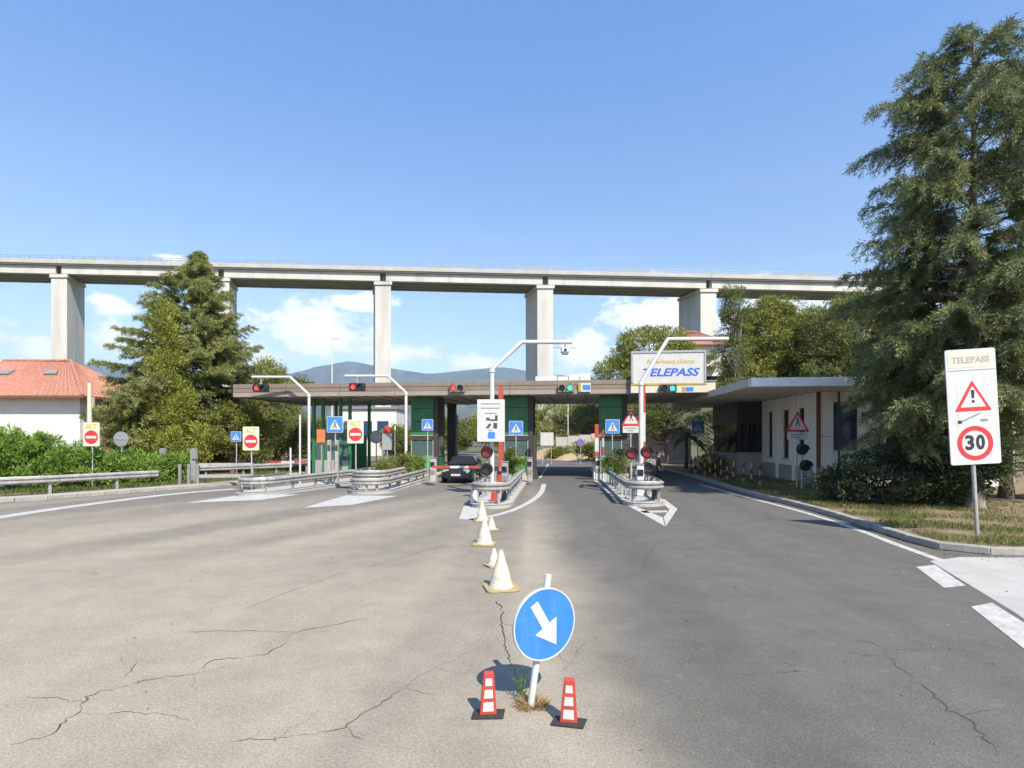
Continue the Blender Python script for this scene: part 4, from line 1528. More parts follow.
# ---- white panels standing on the roof
rp = thing('roof_panels', 'row of low white panels standing on the toll roof', 'roof panels', T(0, 1.2, ZC + .68), -TA)
ur0, ur1 = Tu(535, 1.2), Tu(591, 1.2)
for k in range(5):
    a = ur0 + (ur1 - ur0) * k / 5
    MB().bx(a + .03, a + (ur1 - ur0) / 5 - .03, 0, .08, .02, (.46, .50, .44, .56, .62)[k]).build('panel', MT['white'], rp)


# ------------------------------------------------------------------ small signs
def post_sign(name, label, cat, base, face_z, faces, post_r=.035, yaw=0.0, lean=(0, 0), group=None, post='galvanised', top=None):
    """post with a sign plate; faces(thing, z) builds the plate parts"""
    s = thing(name, label, cat, base, yaw, group)
    t = (top if top else face_z + .2)
    MB().tube([(0, .06, -.06), (lean[0], .06 + lean[1], t)], post_r, 10).build('post', MT[post], s, smooth=True)
    faces(s, face_z)
    return s


def alt_faces(s, z):
    w, h = .74, 1.08
    MB().prism(rrect(w, h, .04, 0, z), -.015, .015).build('plate', MT['sign_cream'], s)
    text('lettering', 'ALT', .30, MT['lettering_yellow'], s, (0, -.019, z + .35), bold=.012, width=.5)
    MB().prism(disc_pts(.31, 32, 0, z - .13), -.022, -.016).build('red_disc', MT['sign_red'], s)
    MB().bx(-.24, .24, -.028, -.023, z - .19, z - .07).build('white_bar', MT['sign_white'], s)


x, y = (251 - HX) / F * 25.5, 25.5
post_sign('no_entry_sign', 'no entry plate on a crooked post at the leftmost toll island', 'sign', (x, y, .0), CH - 1.5 / F * 25.5, alt_faces, group='no entry plates')
x, y = (355.5 - HX) / F * 25.6, 25.6
post_sign('no_entry_sign', 'no entry plate above the curved metal island nose', 'sign', (x, y, .0), CH + 5.5 / F * 25.6, alt_faces, group='no entry plates')
x, y = (91.5 - HX) / F * 25.5, 25.5
post_sign('no_entry_sign', 'no entry plate rising from the oleander bushes', 'sign', (x, y, .1), CH + 0.5 / F * 25.5, alt_faces, group='no entry plates')


def cross_faces(sz):
    def f(s, z):
        MB().prism(rrect(sz, sz, .04, 0, z), -.014, .014).build('plate', MT['sign_white'], s)
        MB().prism(rrect(sz * .94, sz * .94, .035, 0, z), -.02, -.0145).build('blue_field', MT['sign_blue'], s)
        MB().prism(tri_pts(sz * .72, 0, z, .04), -.025, -.0205).build('white_triangle', MT['sign_white'], s)
        # walking figure
        m = MB()
        zc = z - .04 * sz
        m.prism(disc_pts(sz * .05, 10, 0.0, zc + sz * .17), -.029, -.0255)
        m.prism([(-sz * .045, zc - sz * .02), (sz * .045, zc - sz * .02), (sz * .035, zc + sz * .11), (-sz * .035, zc + sz * .11)], -.029, -.0255)
        m.prism([(-sz * .045, zc - sz * .025), (-sz * .0, zc - sz * .025), (-sz * .09, zc - sz * .2), (-sz * .14, zc - sz * .2)], -.029, -.0255)
        m.prism([(sz * .0, zc - sz * .026), (sz * .045, zc - sz * .026), (sz * .13, zc - sz * .2), (sz * .08, zc - sz * .2)], -.029, -.0255)
        m.build('walking_figure', MT['black'], s)
    return f


for px, py, Y, sz, lab in ((236, 436.5, 33, .60, 'small blue crossing sign under the trees left of no entry plate'), (335, 424.5, 29.5, .85, 'dark blue crossing sign in front of the glazed kiosk'),
                           (427.5, 425, 30.5, .62, 'blue crossing sign before the booth left of the car'), (516, 428, 31.0, .78, 'blue crossing sign in front of the middle booth'),
                           (612.5, 426.5, 31.0, .78, 'blue crossing sign in front of the booth right of middle lane'), (698, 427, 38, .85, 'shaded blue crossing sign left of the toll office')):
    x = (px - HX) / F * Y
    post_sign('crossing_sign', lab, 'sign', (x, Y, .0), CH + (HY - py) / F * Y, cross_faces(sz), group='blue crossing signs')


def warn_faces(w, panel=True, what='figure'):
    def f(s, z):
        MB().prism(tri_pts(w, 0, z, .10), -.014, .014).build('red_triangle', MT['sign_red'], s)
        MB().prism(tri_pts(w * .72, 0, z - w * .03, .06), -.02, -.0145).build('white_triangle', MT['sign_white'], s)
        m = MB()
        m.prism(disc_pts(w * .045, 10, 0, z + w * .12), -.025, -.0205)
        m.prism([(-w * .05, z - w * .06), (w * .05, z - w * .06), (w * .03, z + w * .07), (-w * .03, z + w * .07)], -.025, -.0205)
        m.prism([(-w * .05, z - w * .061), (-w * .01, z - w * .061), (-w * .07, z - w * .2), (-w * .11, z - w * .2)], -.025, -.0205)
        m.prism([(w * .01, z - w * .061), (w * .05, z - w * .061), (w * .11, z - w * .2), (w * .07, z - w * .2)], -.025, -.0205)
        m.build('walking_figure', MT['black'], s)
        if panel:
            zz = z - w * .433 - .19
            MB().prism(rrect(w * .86, .32, .03, 0, zz), -.014, .014).build('lower_plate', MT['sign_white'], s)
            for k in range(2):
                MB().bx(-w * .32 + k * .1, w * .30 - k * .16, -.019, -.0145, zz + .04 - k * .12, zz + .085 - k * .12).build('print_line', MT['mid_grey'], s)
    return f


Y = 25.5
post_sign('warning_sign', 'red triangle warning sign at the edge of the toll office verge', 'sign', ((797.5 - HX) / F * Y, Y, .12), CH + (HY - 421.5) / F * Y - .12, warn_faces(1.08), group='red triangle warning signs')
Y = 26.5
post_sign('warning_sign', 'red triangle warning sign on the right toll island', 'sign', ((631 - HX) / F * Y, Y, .14), CH + (HY - 417) / F * Y - .14, warn_faces(.92), group='red triangle warning signs')

# blank round sign seen from behind
Y = 27.6
post_sign('round_sign', 'round grey sign seen from its back above the oleanders', 'sign', ((121 - HX) / F * Y, Y, .1), CH + (HY - 439) / F * Y - .1,
          lambda s, z: (MB().prism(disc_pts(.37, 32, 0, z), -.012, .012).build('disc', MT['sign_back'], s), MB().bx(-.3, .3, -.035, -.0125, z - .03, z + .03).build('clamp', MT['galvanised'], s)))

# instruction panel on the middle island
Y = 23.6
ps = thing('instruction_panel', 'white instruction panel with grey print on the central island', 'sign', P(491, 420.5, Y))
MB().prism(rrect(1.16, 1.78, .03), -.02, .02).build('plate', MT['sign_white'], ps)
for z, w in ((.70, .82), (.52, .78), (.30, .5), (-.42, .18)):
    MB().bx(-w / 2 - .02, w / 2 - .02, -.025, -.0205, z - .022, z + .022).build('print_line', MT['mid_grey'], ps)
b = MB()
b.bx(-.20, -.05, -.026, -.021, .0, .12)
b.prism([(-.04, -.02), (.28, -.02), (.28, .22), (.17, .22), (.17, .05), (-.04, .05)], -.026, -.021)
b.prism([(-.22, -.32), (-.08, -.12), (.02, -.15), (-.10, -.34)], -.026, -.021)
b.bx(.10, .26, -.026, -.021, -.34, -.10)
b.build('pictogram', MT['dark_grey'], ps)
MB().prism(rrect(.30, .28, .05, .02, -.62), -.026, -.021).build('blue_symbol', MT['sign_blue'], ps)
MB().bx(-.4, .4, .021, .06, .4, .46).build('bracket', MT['galvanised'], ps)


# ------------------------------------------------------------------ islands with guard rails
WP = [(0, -.155), (0.008, -.13), (.08, -.095), (.08, -.05), (.008, -.015), (.008, .015), (.08, .05), (.08, .095), (0.008, .13), (0, .155)]


def beam_mesh(path, z, m, name='beam'):
    """W-profile rail swept along a ground path; ribs point to the right of travel"""
    path = [Vector(p) for p in path]
    vs_, fs = [], []
    n = len(WP)
    for i, p in enumerate(path):
        t = (path[min(i + 1, len(path) - 1)] - path[max(i - 1, 0)]).normalized()
        nr = Vector((t.y, -t.x))
        for d, h in WP:
            vs_.append((p.x + nr.x * d, p.y + nr.y * d, z + h))
    for i in range(len(path) - 1):
        for k in range(n - 1):
            fs.append((i * n + k, (i + 1) * n + k, (i + 1) * n + k + 1, i * n + k + 1))
    b = MB().add(vs_, fs)
    return b


def guard_rail(label, path, zs=(.62,), post_step=2.0, group='guard rails', m='galvanised', post_h=None, base=0.0):
    path = smooth_path(path, 2)
    g = thing('guard_rail', label, 'guard rail', (path[0].x, path[0].y, base), 0, group)
    loc = [p - path[0] for p in path]
    for z in zs:
        o = beam_mesh(loc, z, MT[m]).build('beam', MT[m], g)
        s = o.modifiers.new('thick', 'SOLIDIFY')
        s.thickness = .006
    pts = resample(loc, .1)
    acc_, nxt = 0.0, .3
    me = MB().bx(-.05, .05, -.04, .04, -.1, (post_h or max(zs) + .12)).mesh('post', MT['galvanised_dull'])
    for a, b in zip(pts[:-1], pts[1:]):
        acc_ += (b - a).length
        if acc_ >= nxt:
            t = (b - a).normalized()
            nr = Vector((t.y, -t.x))
            share(me, 'post', g, (b.x - nr.x * .09, b.y - nr.y * .09, 0), (0, 0, math.atan2(t.y, t.x)))
            nxt += post_step
    return g


def island(label, pts, h=.14):
    """kerbed concrete island"""
    pts = [Vector(p) for p in pts]
    b = MB()
    n = len(pts)
    b.add([(p.x, p.y, -.02) for p in pts] + [(p.x, p.y, h) for p in pts], [tuple(range(n)), tuple(range(2 * n - 1, n - 1, -1))] + [(i, (i + 1) % n, (i + 1) % n + n, i + n) for i in range(n)])
    o = b.build('traffic_island', MT['pale_concrete'], bevel=.02)
    return tag(o, label, 'traffic island', group='toll islands')


def nose_shape(nx, ny, w, back, ang, n=10):
    """rounded nose at (nx, ny) opening backwards along ang; returns the outline from left back round the nose to right back"""
    d = Vector((math.sin(ang), math.cos(ang)))
    r = Vector((d.y, -d.x))
    c = Vector((nx, ny)) + d * (w / 2)
    out = [c + d * back - r * w / 2]
    for k in range(n + 1):
        t = math.pi * k / n
        out.append(c - r * (w / 2) * math.cos(t) - d * (w / 2) * math.sin(t))
    out.append(c + d * back + r * w / 2)
    return out


IA = R(4.7)
i1 = nose_shape(*G(364, 494.5), 1.95, 18, IA)
island('kerbed island with the curved stacked metal nose', i1)
i2 = nose_shape(*G(489, 509), 1.45, 22, IA)
island('central kerbed island behind the row of cones', i2)
i3 = nose_shape(*G(647, 507), 1.5, 22, IA)
island('right kerbed island with red and white barrier post', i3)
i0 = nose_shape(*G(244, 497), 1.9, 18, R(17))
island('leftmost low kerbed island with bare rail', i0)


def inset(path, d):
    path = [Vector(p) for p in path]
    out = []
    for i, p in enumerate(path):
        t = (path[min(i + 1, len(path) - 1)] - path[max(i - 1, 0)]).normalized()
        out.append(p + Vector((-t.y, t.x)) * d)
    return out


def cut(path, back):
    """keep only the first metres of both flanks"""
    p = [Vector(q) for q in path]
    p[0] = p[1] + (p[0] - p[1]).normalized() * back[0]
    p[-1] = p[-2] + (p[-1] - p[-2]).normalized() * back[1]
    return p


# outlines run left flank -> nose -> right flank, so ribs must face outward (left of travel): reverse
guard_rail('lower curved guard rail round the metal island nose', list((cut(inset(i1, .12), (7, 9)))), zs=(.40,), m='galvanised', base=.14, post_step=1.6)
guard_rail('upper curved guard rail round the metal island nose', list((cut(inset(i1, .20), (2.2, 2.6)))), zs=(.74,), m='galvanised', base=.14, post_step=1.2)
guard_rail('curved guard rail round the central island nose', list((cut(inset(i2, .10), (8, 9)))), zs=(.62,), m='galvanised', base=.14, post_step=1.5)
guard_rail('curved guard rail round the right island nose', list((cut(inset(i3, .10), (9, 8)))), zs=(.62,), m='galvanised', base=.14, post_step=1.3)
guard_rail('guard rail round the leftmost toll island', list((cut(inset(i0, .12), (3, 8)))), zs=(.50,), m='galvanised', base=.14, post_step=1.6)
lrail = [p + Vector((-.75, .95)) for p in left_edge if p.y < 26.4]
guard_rail('long guard rail in front of the oleander bushes', lrail, zs=(.62,), base=.13, post_step=2.4)
guard_rail('rear guard rail below the trees behind leftmost no entry plate', [P(200, 470, 31)[:2], P(232, 470, 32)[:2], P(292, 468, 35)[:2]], zs=(.62,), base=.13)

# timber and steel barrier at the end of the left rail
bb = thing('end_barrier', 'short post and rail barrier at the end of the left guard rail', 'barrier', (*P(180, 470, 28.2)[:2], .13), R(8))
for k in range(3):
    MB().bx(k * .42 - .06, k * .42 + .06, -.07, .07, -.1, 1.0).build('post', MT['mid_grey'], bb, bevel=.01)
MB().bx(.9, 3.5, -.05, .05, .90, 1.04).build('rail', MT['galvanised'], bb, bevel=.01)
MB().bx(.9, 3.5, -.05, .05, .30, .46).build('rail', MT['galvanised_dull'], bb, bevel=.01)
MB().bx(3.4, 3.52, -.06, .06, -.1, .9).build('post', MT['mid_grey'], bb)
for px, Y, lab in ((163, 29.5, 'grey cabinet post standing in the oleanders'), (194, 29.0, 'grey cabinet post behind the short end barrier')):
    o = thing('cabinet_post', lab, 'post', (*P(px, 470, Y)[:2], .12), 0, 'grey cabinet posts')
    MB().bx(-.13, .13, -.12, .12, -.05, 1.75).build('column', MT['galvanised_dull'], o, bevel=.015)
    MB().bx(-.03, .24, -.20, -.125, 1.25, 1.80).build('box', MT['mid_grey'], o, bevel=.01)

# loose tall posts round the left lanes
for px, pt, Y, r, lab in ((300, 415, 30, .05, 'thin white post left of the leftmost gantry pole'), (422, 420, 36, .04, 'thin steel post beside the booth left of the car')):
    o = thing('thin_post', lab, 'post', (*P(px, 470, Y)[:2], 0), 0)
    MB().tube([(0, 0, -.05), (0, 0, CH + (HY - pt) / F * Y)], r, 8).build('shaft', MT['pole_white'], o, smooth=True)
    MB().box((0, 0, .02), (.2, .2, .04)).build('foot', MT['galvanised'], o)

# ------------------------------------------------------------------ island furniture
def round_signals(label, base, heads, cat='traffic light'):
    """post with black round signal heads; heads = (dx, z, lens)"""
    s = thing('round_signal', label, cat, base, 0, 'round island signals')
    top = max(h[1] for h in heads)
    MB().tube([(0, 0, -.02), (0, 0, top + .1)], .05, 10).build('post', MT['galvanised'], s, smooth=True)
    for dx, z, ln in heads:
        MB().prism(disc_pts(.25, 28, dx, z), -.16, -.06).build('backing_disc', MT['black'], s)
        h = MB().prism(disc_pts(.20, 24, dx, z), -.20, -.161).build('lens', MT[ln], s)
        m = MB()
        for k in range(12):
            t0, t1 = R(-5 + 190 * k / 12), R(-5 + 190 * (k + 1) / 12)
            m.add([(dx + .22 * math.cos(t), y, z + .22 * math.sin(t)) for t, y in ((t0, -.16), (t1, -.16), (t1, -.36), (t0, -.36))], [(0, 1, 2, 3)])
        v = m.build('visor', MT['black'], h)
        v.modifiers.new('thick', 'SOLIDIFY').thickness = .012
        if abs(dx) > .02:
            MB().bx(min(0, dx), max(0, dx), -.05, .0, z - .03, z + .03).build('bracket', MT['galvanised'], s)
    return s


Y = 22.5
k = F / Y
zz = lambda py, Y_: CH + (HY - py) / F * Y_ - .14
round_signals('two stacked round signals below the instruction panel', ((487 - HX) / k, Y, .14), [(0, zz(452, Y), 'lens_red_off'), (0, zz(469, Y), 'lens_off')])
Y = 23.2
round_signals('round red signal on the left of the right island', ((631 - HX) / F * Y, Y, .14), [(0, zz(453, Y), 'lens_red_off')])
round_signals('two stacked round signals on the right of the right island', ((646 - HX) / F * Y, Y, .14), [(0, zz(452, Y), 'lens_red_off'), (.0, zz(467.5, Y), 'lens_off')])
Y = 25.0
round_signals('two dark round signals on the verge by the toll office', ((802 - HX) / F * Y, Y, .13), [(-.05, zz(449, Y), 'lens_off'), (.10, zz(465, Y), 'lens_off')])


def lift_barrier(label, loc, h, arm_len, up=True, direction=1, body='red_paint'):
    """housing with a striped boom, raised or lowered"""
    s = thing('lift_barrier', label, 'barrier', loc, 0, 'lift barriers')
    MB().box((0, 0, .48), (.34, .42, .96)).build('housing', MT[body], s, bevel=.03)
    MB().box((0, 0, .99), (.38, .46, .05)).build('lid', MT['mid_grey'], s, bevel=.01)
    n = max(3, int(arm_len / 1.15))
    st = arm_len / n
    for i in range(n):
        m = MT['red_paint'] if i % 2 == 0 else MT['sign_white']
        if up:
            MB().box((0, -.26, .85 + st * (i + .5)), (.22, .07, st - .004)).build('boom_section', m, s)
        else:
            MB().box((direction * st * (i + .5), -.26, .86), (st - .004, .07, .12)).build('boom_section', m, s)
    MB().prism(disc_pts(.10, 16, 0, .85), -.34, -.296).build('pivot', MT['mid_grey'], s)
    return s


Y = 26.5
lift_barrier('raised red and white barrier boom behind the instruction panel', ((501 - HX) / F * Y, Y, .14), 1, 3.9)
Y = 25.0
lift_barrier('raised red and white barrier boom beside the right gantry pole', ((642.5 - HX) / F * Y, Y + .2, .14), 1, 3.9)
Y = 33.0
lift_barrier('raised red barrier boom on the right of the open middle lane', ((596 - HX) / F * Y, Y, .0), 1, 2.4, body='white')
Y = 28.2
lift_barrier('lowered red barrier boom across the lane of the black car', ((487 - HX) / F * Y, Y, .14), 1, 2.75, up=False, direction=-1, body='mid_grey')
# red and white marker post
Y = 30
mp_ = thing('marker_post', 'slim red and white striped post before the right booth', 'post', ((603 - HX) / F * Y, Y, .13))
for i in range(6):
    MB().tube([(0, 0, i * .46), (0, 0, i * .46 + .455)], .06, 10).build('band', MT['red_paint' if i % 2 else 'sign_white'], mp_)

# hydrant like blue and white posts, ticket columns
for px, Y, lab, mm in ((505, 24.6, 'pale ticket column on the central island', 'galvanised_dull'), (640, 22.4, 'blue and white column at the right island nose', 'pole_white'), (530, 29.5, 'grey ticket machine before the middle booth', 'galvanised'), (598, 30.5, 'pale ticket column left of the right booth', 'pole_white'), (433.5, 29.2, 'grey concrete block post beside the lowered barrier', 'concrete')):
    o = thing('ticket_column', lab, 'ticket machine', ((px - HX) / F * Y, Y, .14), -TA)
    MB().box((0, 0, .62), (.28, .38, 1.24)).build('casing', MT[mm], o, bevel=.04)
    MB().box((0, -.21, .95), (.22, .02, .24)).build('screen', MT['glass_dark'], o)
    MB().box((0, -.21, .55), (.24, .02, .20)).build('slot_plate', MT['mid_grey'], o)
    MB().box((0, 0, 1.27), (.32, .42, .05)).build('cap', MT['mid_grey'], o, bevel=.01)

# dark steel column beside the car lane
o = thing('steel_portal', 'dark upright beside the open lane in front of the middle booth', 'post', T(Tu(535, .9), .9), -TA)
MB().bx(-.10, .10, -.10, .10, .0, 2.6).build('upright', MT['booth_dark'], o, bevel=.02)
MB().bx(-.16, .16, -.16, .16, .0, .3).build('foot', MT['booth_dark'], o, bevel=.02)

# island clutter: water filled barriers and small markers at the nose of the islands
for px, py, s_, mm, lab in ((474, 506, .5, 'sign_white', 'white plastic block at the left of the central nose'), (494, 505, .45, 'red_paint', 'faded red marker block at the central nose'), (504, 504, .4, 'dark_grey', 'dark rubber block right of the central nose'),
                            (632, 503, .45, 'galvanised_dull', 'grey block at the left of the right nose'), (655, 503, .45, 'booth_dark', 'dark block at the right of the right nose')):
    X, Yg = G(px, py)
    o = thing('marker_block', lab, 'block', (X, Yg, .14 if Yg > 19 else .0), R(random.uniform(-15, 15)))
    MB().box((0, 0, s_ * .45), (s_ * .55, s_ * .5, s_ * .9), taper=(.72, .72)).build('body', MT[mm], o, bevel=.03)
    MB().box((0, 0, s_ * .93), (s_ * .2, s_ * .2, s_ * .08)).build('cap', MT['mid_grey'], o)

# planting on the islands
for px, Y, rx, rz, lab in ((402, 30.5, 1.0, .55, 'low shrub growing on the metal nosed island'), (512, 28.5, .62, .75, 'shrub growing before the middle booth'), (617, 27.5, .7, .72, 'shrub growing before the right booth')):
    clump_tree('island_shrub', lab, ((px - HX) / F * Y, Y, .13), [(0, 0, rz + .35, rx, .5, rz)], MT['broadleaf'], MT['bark'], int(px), ncl=int(34 * rx + 14), cr=.26, per=110, leaf=(.10, .035), trunk_r=.03, trunk_top=rz, cat='shrub', shell=.3, group='island shrubs')
# ------------------------------------------------------------------ toll office on the right
def wall_cells(length, z0, z1, openings, th):
    """wall along +x with rectangular openings (x0, x1, za, zb); thickness th towards +y"""
    xs = sorted({0, length} | {o[0] for o in openings} | {o[1] for o in openings})
    b = MB()
    for xa, xb in zip(xs[:-1], xs[1:]):
        zc = sorted({z0, z1} | {o[2] for o in openings if o[0] <= xa and o[1] >= xb} | {o[3] for o in openings if o[0] <= xa and o[1] >= xb})
        for za, zb in zip(zc[:-1], zc[1:]):
            if any(o[0] <= xa and o[1] >= xb and o[2] <= za and o[3] >= zb for o in openings):
                continue
            b.bx(xa, xb, 0, th, za, zb)
    return b


OA = R(5)
off = thing('toll_office', 'low white toll office with a wide overhanging flat roof', 'building', (15.0, 27.5, .12), -OA)
# roof with deep overhang
MB().bx(-4.2, 9.0, -3.1, 15.5, 4.62, 4.90).build('roof', MT['office_soffit'], off)
MB().bx(-4.2, 9.0, -3.22, -3.105, 4.60, 4.99).build('fascia_board', MT['fascia_white'], off, bevel=.015)
for k in range(4):
    MB().bx(-4.32, -4.205, -3.2 + k * 4.68, -3.2 + (k + 1) * 4.68 - .02, 4.58, 4.96).build('fascia_board', MT['concrete'], off, bevel=.015)
MB().bx(-4.1, 9.0, -3.0, 15.4, 4.905, 4.94).build('roof_sheet', MT['mid_grey'], off)
# wall facing the camera
ops = [(.75, 1.9, 1.75, 4.1), (3.2, 4.4, 1.75, 4.1)]
wf = wall_cells(9.0, .0, 4.6, ops, .3).build('front_wall', MT['office_white'], off)
for x0, x1, za, zb in ops:
    w = MB().bx(x0 + .05, x1 - .05, .14, .16, za + .05, zb - .05).build('window', MT['glass_blue'], off)
    fr = MB()
    fr.bx(x0, x0 + .05, .1, .2, za, zb).bx(x1 - .05, x1, .1, .2, za, zb).bx(x0 + .051, x1 - .051, .1, .2, za, za + .05).bx(x0 + .051, x1 - .051, .1, .2, zb - .05, zb)
    fr.build('frame', MT['dark_grey'], w)
    MB().bx(x0 - .05, x1 + .05, -.06, .13, za - .06, za - .003).build('sill', MT['concrete'], w)
# wall facing the lane, built in its own turned frame: x runs back along the wall
lane_ops = [(1.2, 1.9, 1.5, 3.9), (3.2, 4.0, 1.2, 3.9), (5.6, 6.3, 1.2, 3.9)]
lw = wall_cells(7.3, .0, 4.6, lane_ops, .3)
lw.v = [(y, x + .305, z) for x, y, z in lw.v]
lw.build('lane_wall', MT['office_white'], off)
for x0, x1, za, zb in lane_ops:
    w = MB().bx(.14, .16, x0 + .36, x1 + .25, za + .05, zb - .05).build('window', MT['glass_dark'], off)
    fr = MB()
    fr.bx(.08, .2, x0 + .305, x0 + .36, za, zb).bx(.08, .2, x1 + .25, x1 + .305, za, zb).bx(.08, .2, x0 + .361, x1 + .249, za, za + .05).bx(.08, .2, x0 + .361, x1 + .249, zb - .05, zb)
    fr.build('frame', MT['wood_brown'], w)
    MB().bx(-.06, .13, x0 + .25, x1 + .36, za - .07, za - .003).build('sill', MT['concrete'], w)
for y in (2.45, 4.75):
    MB().bx(-.12, -.003, y, y + .34, .0, 4.6).build('pilaster', MT['office_white'], off, bevel=.02)
MB().bx(-.06, -.003, .5, 7.5, .0, .85).build('plinth', MT['wall_grey'], off)
MB().bx(-.06, .13, -.06, -.003, .0, 4.6).build('corner_trim', MT['wood_brown'], off)
# projecting cashier bay further back
MB().bx(-1.5, .3, 7.65, 13.3, .0, 1.35).build('bay_wall', MT['wall_grey'], off, bevel=.02)
for x0, x1, y in ((-1.45, -.75, 7.67), (-.65, .2, 7.67)):
    w = MB().bx(x0, x1, y, y + .03, 1.42, 3.2).build('window', MT['glass_dark'], off)
    MB().bx(x0 - .04, x1 + .04, y - .02, y + .05, 1.355, 1.415).build('sill', MT['galvanised_dull'], w)
for k in range(4):
    MB().bx(-1.48, -1.45, 7.8 + k * 1.36, 7.8 + k * 1.36 + 1.26, 1.42, 3.2).build('window', MT['glass_dark'], off)
MB().bx(-1.5, .3, 7.65, 13.3, 3.21, 4.6).build('bay_head', MT['booth_dark'], off)
MB().bx(-1.42, .25, 8.3, 13.2, 1.36, 3.2).build('bay_interior', MT['dark_grey'], off)
MB().bx(.31, 9.0, 7.62, 13.3, .0, 4.6).build('rear_wing', MT['office_white'], off)
MB().bx(8.7, 9.0, .31, 7.6, .0, 4.6).build('side_wall', MT['office_white'], off)
MB().bx(.15, .55, -.16, -.103, 2.4, 2.42).build('cable', MT['dark_grey'], off)
# drain pipe in front of the blue window
MB().tube([(.95, -.12, 0), (.95, -.12, 4.6)], .05, 8).build('drain_pipe', MT['dark_grey'], off)

# white van sized kiosk wall glimpsed at the far right edge
wl_ = thing('garden_wall', 'white rendered wall glimpsed behind the cedar trunk', 'wall', (19.6, 20.6, .12), R(4))
MB().bx(0, 9, 0, .25, -.05, 2.6).build('wall', MT['wall_white'], wl_)
MB().bx(-.05, 9.05, -.05, .30, 2.603, 2.68).build('coping', MT['concrete'], wl_)

# bollards along the lane in front of the office
kerb_x = lambda yy: float(np.interp(yy, ey[np.argsort(ey)], ex[np.argsort(ey)]))
for i in range(12):
    yb = 27.0 + i * .95
    xb = 11.75 + .02 * i if yb > 29 else 11.95
    xb = max(xb, kerb_x(yb) + .35)
    nth = ('nearest', 'second nearest', 'third nearest', 'fourth nearest', 'fifth nearest', 'sixth nearest', 'seventh nearest', 'eighth nearest', 'ninth nearest', 'tenth nearest', 'eleventh nearest', 'farthest')[i]
    bl = thing('bollard', '%s of the yellow and black bollards lining the office kerb' % nth, 'bollard', (xb, yb, .13), 0, 'bollards along the office kerb')
    for j in range(4):
        MB().lathe([(.055, j * .26), (.055, j * .26 + .257)], n=12).build('band', MT['yellow_paint' if (j + i) % 2 == 0 else 'black'], bl, smooth=True)
    MB().lathe([(.055, 1.04), (.045, 1.08), (.02, 1.10)], n=12).build('cap', MT['yellow_paint'], bl, smooth=True)
clump_tree('shrub', 'round dark bush beside the far bollards', (12.9, 36.0, .12), [(0, 0, .75, .95, .8, .7)], MT['pine_dark'], MT['bark'], 131, ncl=40, cr=.3, per=110, leaf=(.10, .04), trunk_r=.04, trunk_top=.7, cat='shrub', shell=.5)


# palm like plant under the office roof
def palm(label, loc, h, n, L, seed):
    rg = random.Random(seed)
    p = thing('palm_plant', label, 'palm', loc)
    MB().tube([(0, 0, -.05), (.05, 0, h * .5), (0, 0, h)], [.16, .13, .10], 8).build('trunk', MT['bark'], p, smooth=True)
    for i in range(n):
        a = i * 2.4 + rg.uniform(-.3, .3)
        el_ = rg.uniform(-.1, 1.1)
        b = MB()
        N = 9
        vs_ = []
        for k in range(N + 1):
            t = k / N
            r_ = L * t * math.cos(el_ * (1 - .2 * t))
            z = h + L * t * math.sin(el_) - 1.0 * L * t * t * .75
            w = .16 * L * math.sin(math.pi * min(1, .08 + t * .92)) ** .7 * (1 - .3 * t)
            c_, s_ = math.cos(a), math.sin(a)
            vs_ += [(r_ * c_ - w * s_, r_ * s_ + w * c_, z - .05), (r_ * c_, r_ * s_, z), (r_ * c_ + w * s_, r_ * s_ - w * c_, z - .05)]
        fs = []
        for k in range(N):
            o = k * 3
            fs += [(o, o + 3, o + 4, o + 1), (o + 1, o + 4, o + 5, o + 2)]
        b.add(vs_, fs)
        b.build('frond', MT['pine_dark'], p, smooth=True)


palm('dark broad leaved palm beyond the lane end left of office', (12.9, 41.5, .1), 2.4, 11, 1.9, 5)

# stone retaining wall at the end of the right lane
rw = thing('retaining_wall', 'pale stone retaining wall closing the right lane', 'wall', (9.6, 51.5, 0), R(-4))
for k in range(5):
    MB().bx(k * 1.35 + .01, (k + 1) * 1.35 - .01, random.uniform(-.02, .02), .5, -.2, 2.9 + .10 * k).build('wall_panel', MT['stone'], rw, bevel=.02)
MB().bx(-.1, 6.85, -.5, -.06, -.2, .5).build('footing', MT['concrete'], rw)

# ------------------------------------------------------------------ far side of the open lane
bank = MB()
n = 22
vs_, fs = [], []
for j in range(7):
    for i in range(n):
        t, q = i / (n - 1), j / 6
        hgt = 1.25 * math.sin(math.pi * min(1, .1 + t * .85)) * math.sin(math.pi * min(.5, q * .6)) + random.uniform(-.12, .12) * (1 if j else 0)
        vs_.append((2.2 + t * 6.5 + random.uniform(-.1, .1), 63 + q * 8 - t * 7 + random.uniform(-.2, .2), -.05 + hgt))
for j in range(6):
    for i in range(n - 1):
        fs.append((j * n + i, j * n + i + 1, (j + 1) * n + i + 1, (j + 1) * n + i))
bank.add(vs_, fs)
bk = bank.build('earth_bank', MT['ochre_earth'], smooth=True)
tag(bk, 'bare ochre earth bank beyond the open middle lane', 'bank', kind='structure')
pw = thing('parapet_wall', 'pale panelled parapet above the ochre bank', 'wall', P(556, 445, 67.5), R(-12))
for k in range(4):
    MB().bx(k * 1.4, (k + 1) * 1.4 - .03, 0, .2, -1.2, .95 + k * .14).build('wall_panel', MT['concrete'], pw, bevel=.02)
bs = thing('blank_board', 'blank white board at the far end of the middle lane', 'sign', (*P(547, 470, 52)[:2], 0))
MB().bx(-.6, .6, -.02, .02, CH - 8.5 / F * 52, CH + 4.5 / F * 52).build('panel', MT['sign_white'], bs)
for x in (-.4, .4):
    MB().bx(x - .03, x + .03, .021, .08, -.05, CH + 4 / F * 52).build('leg', MT['galvanised'], bs)
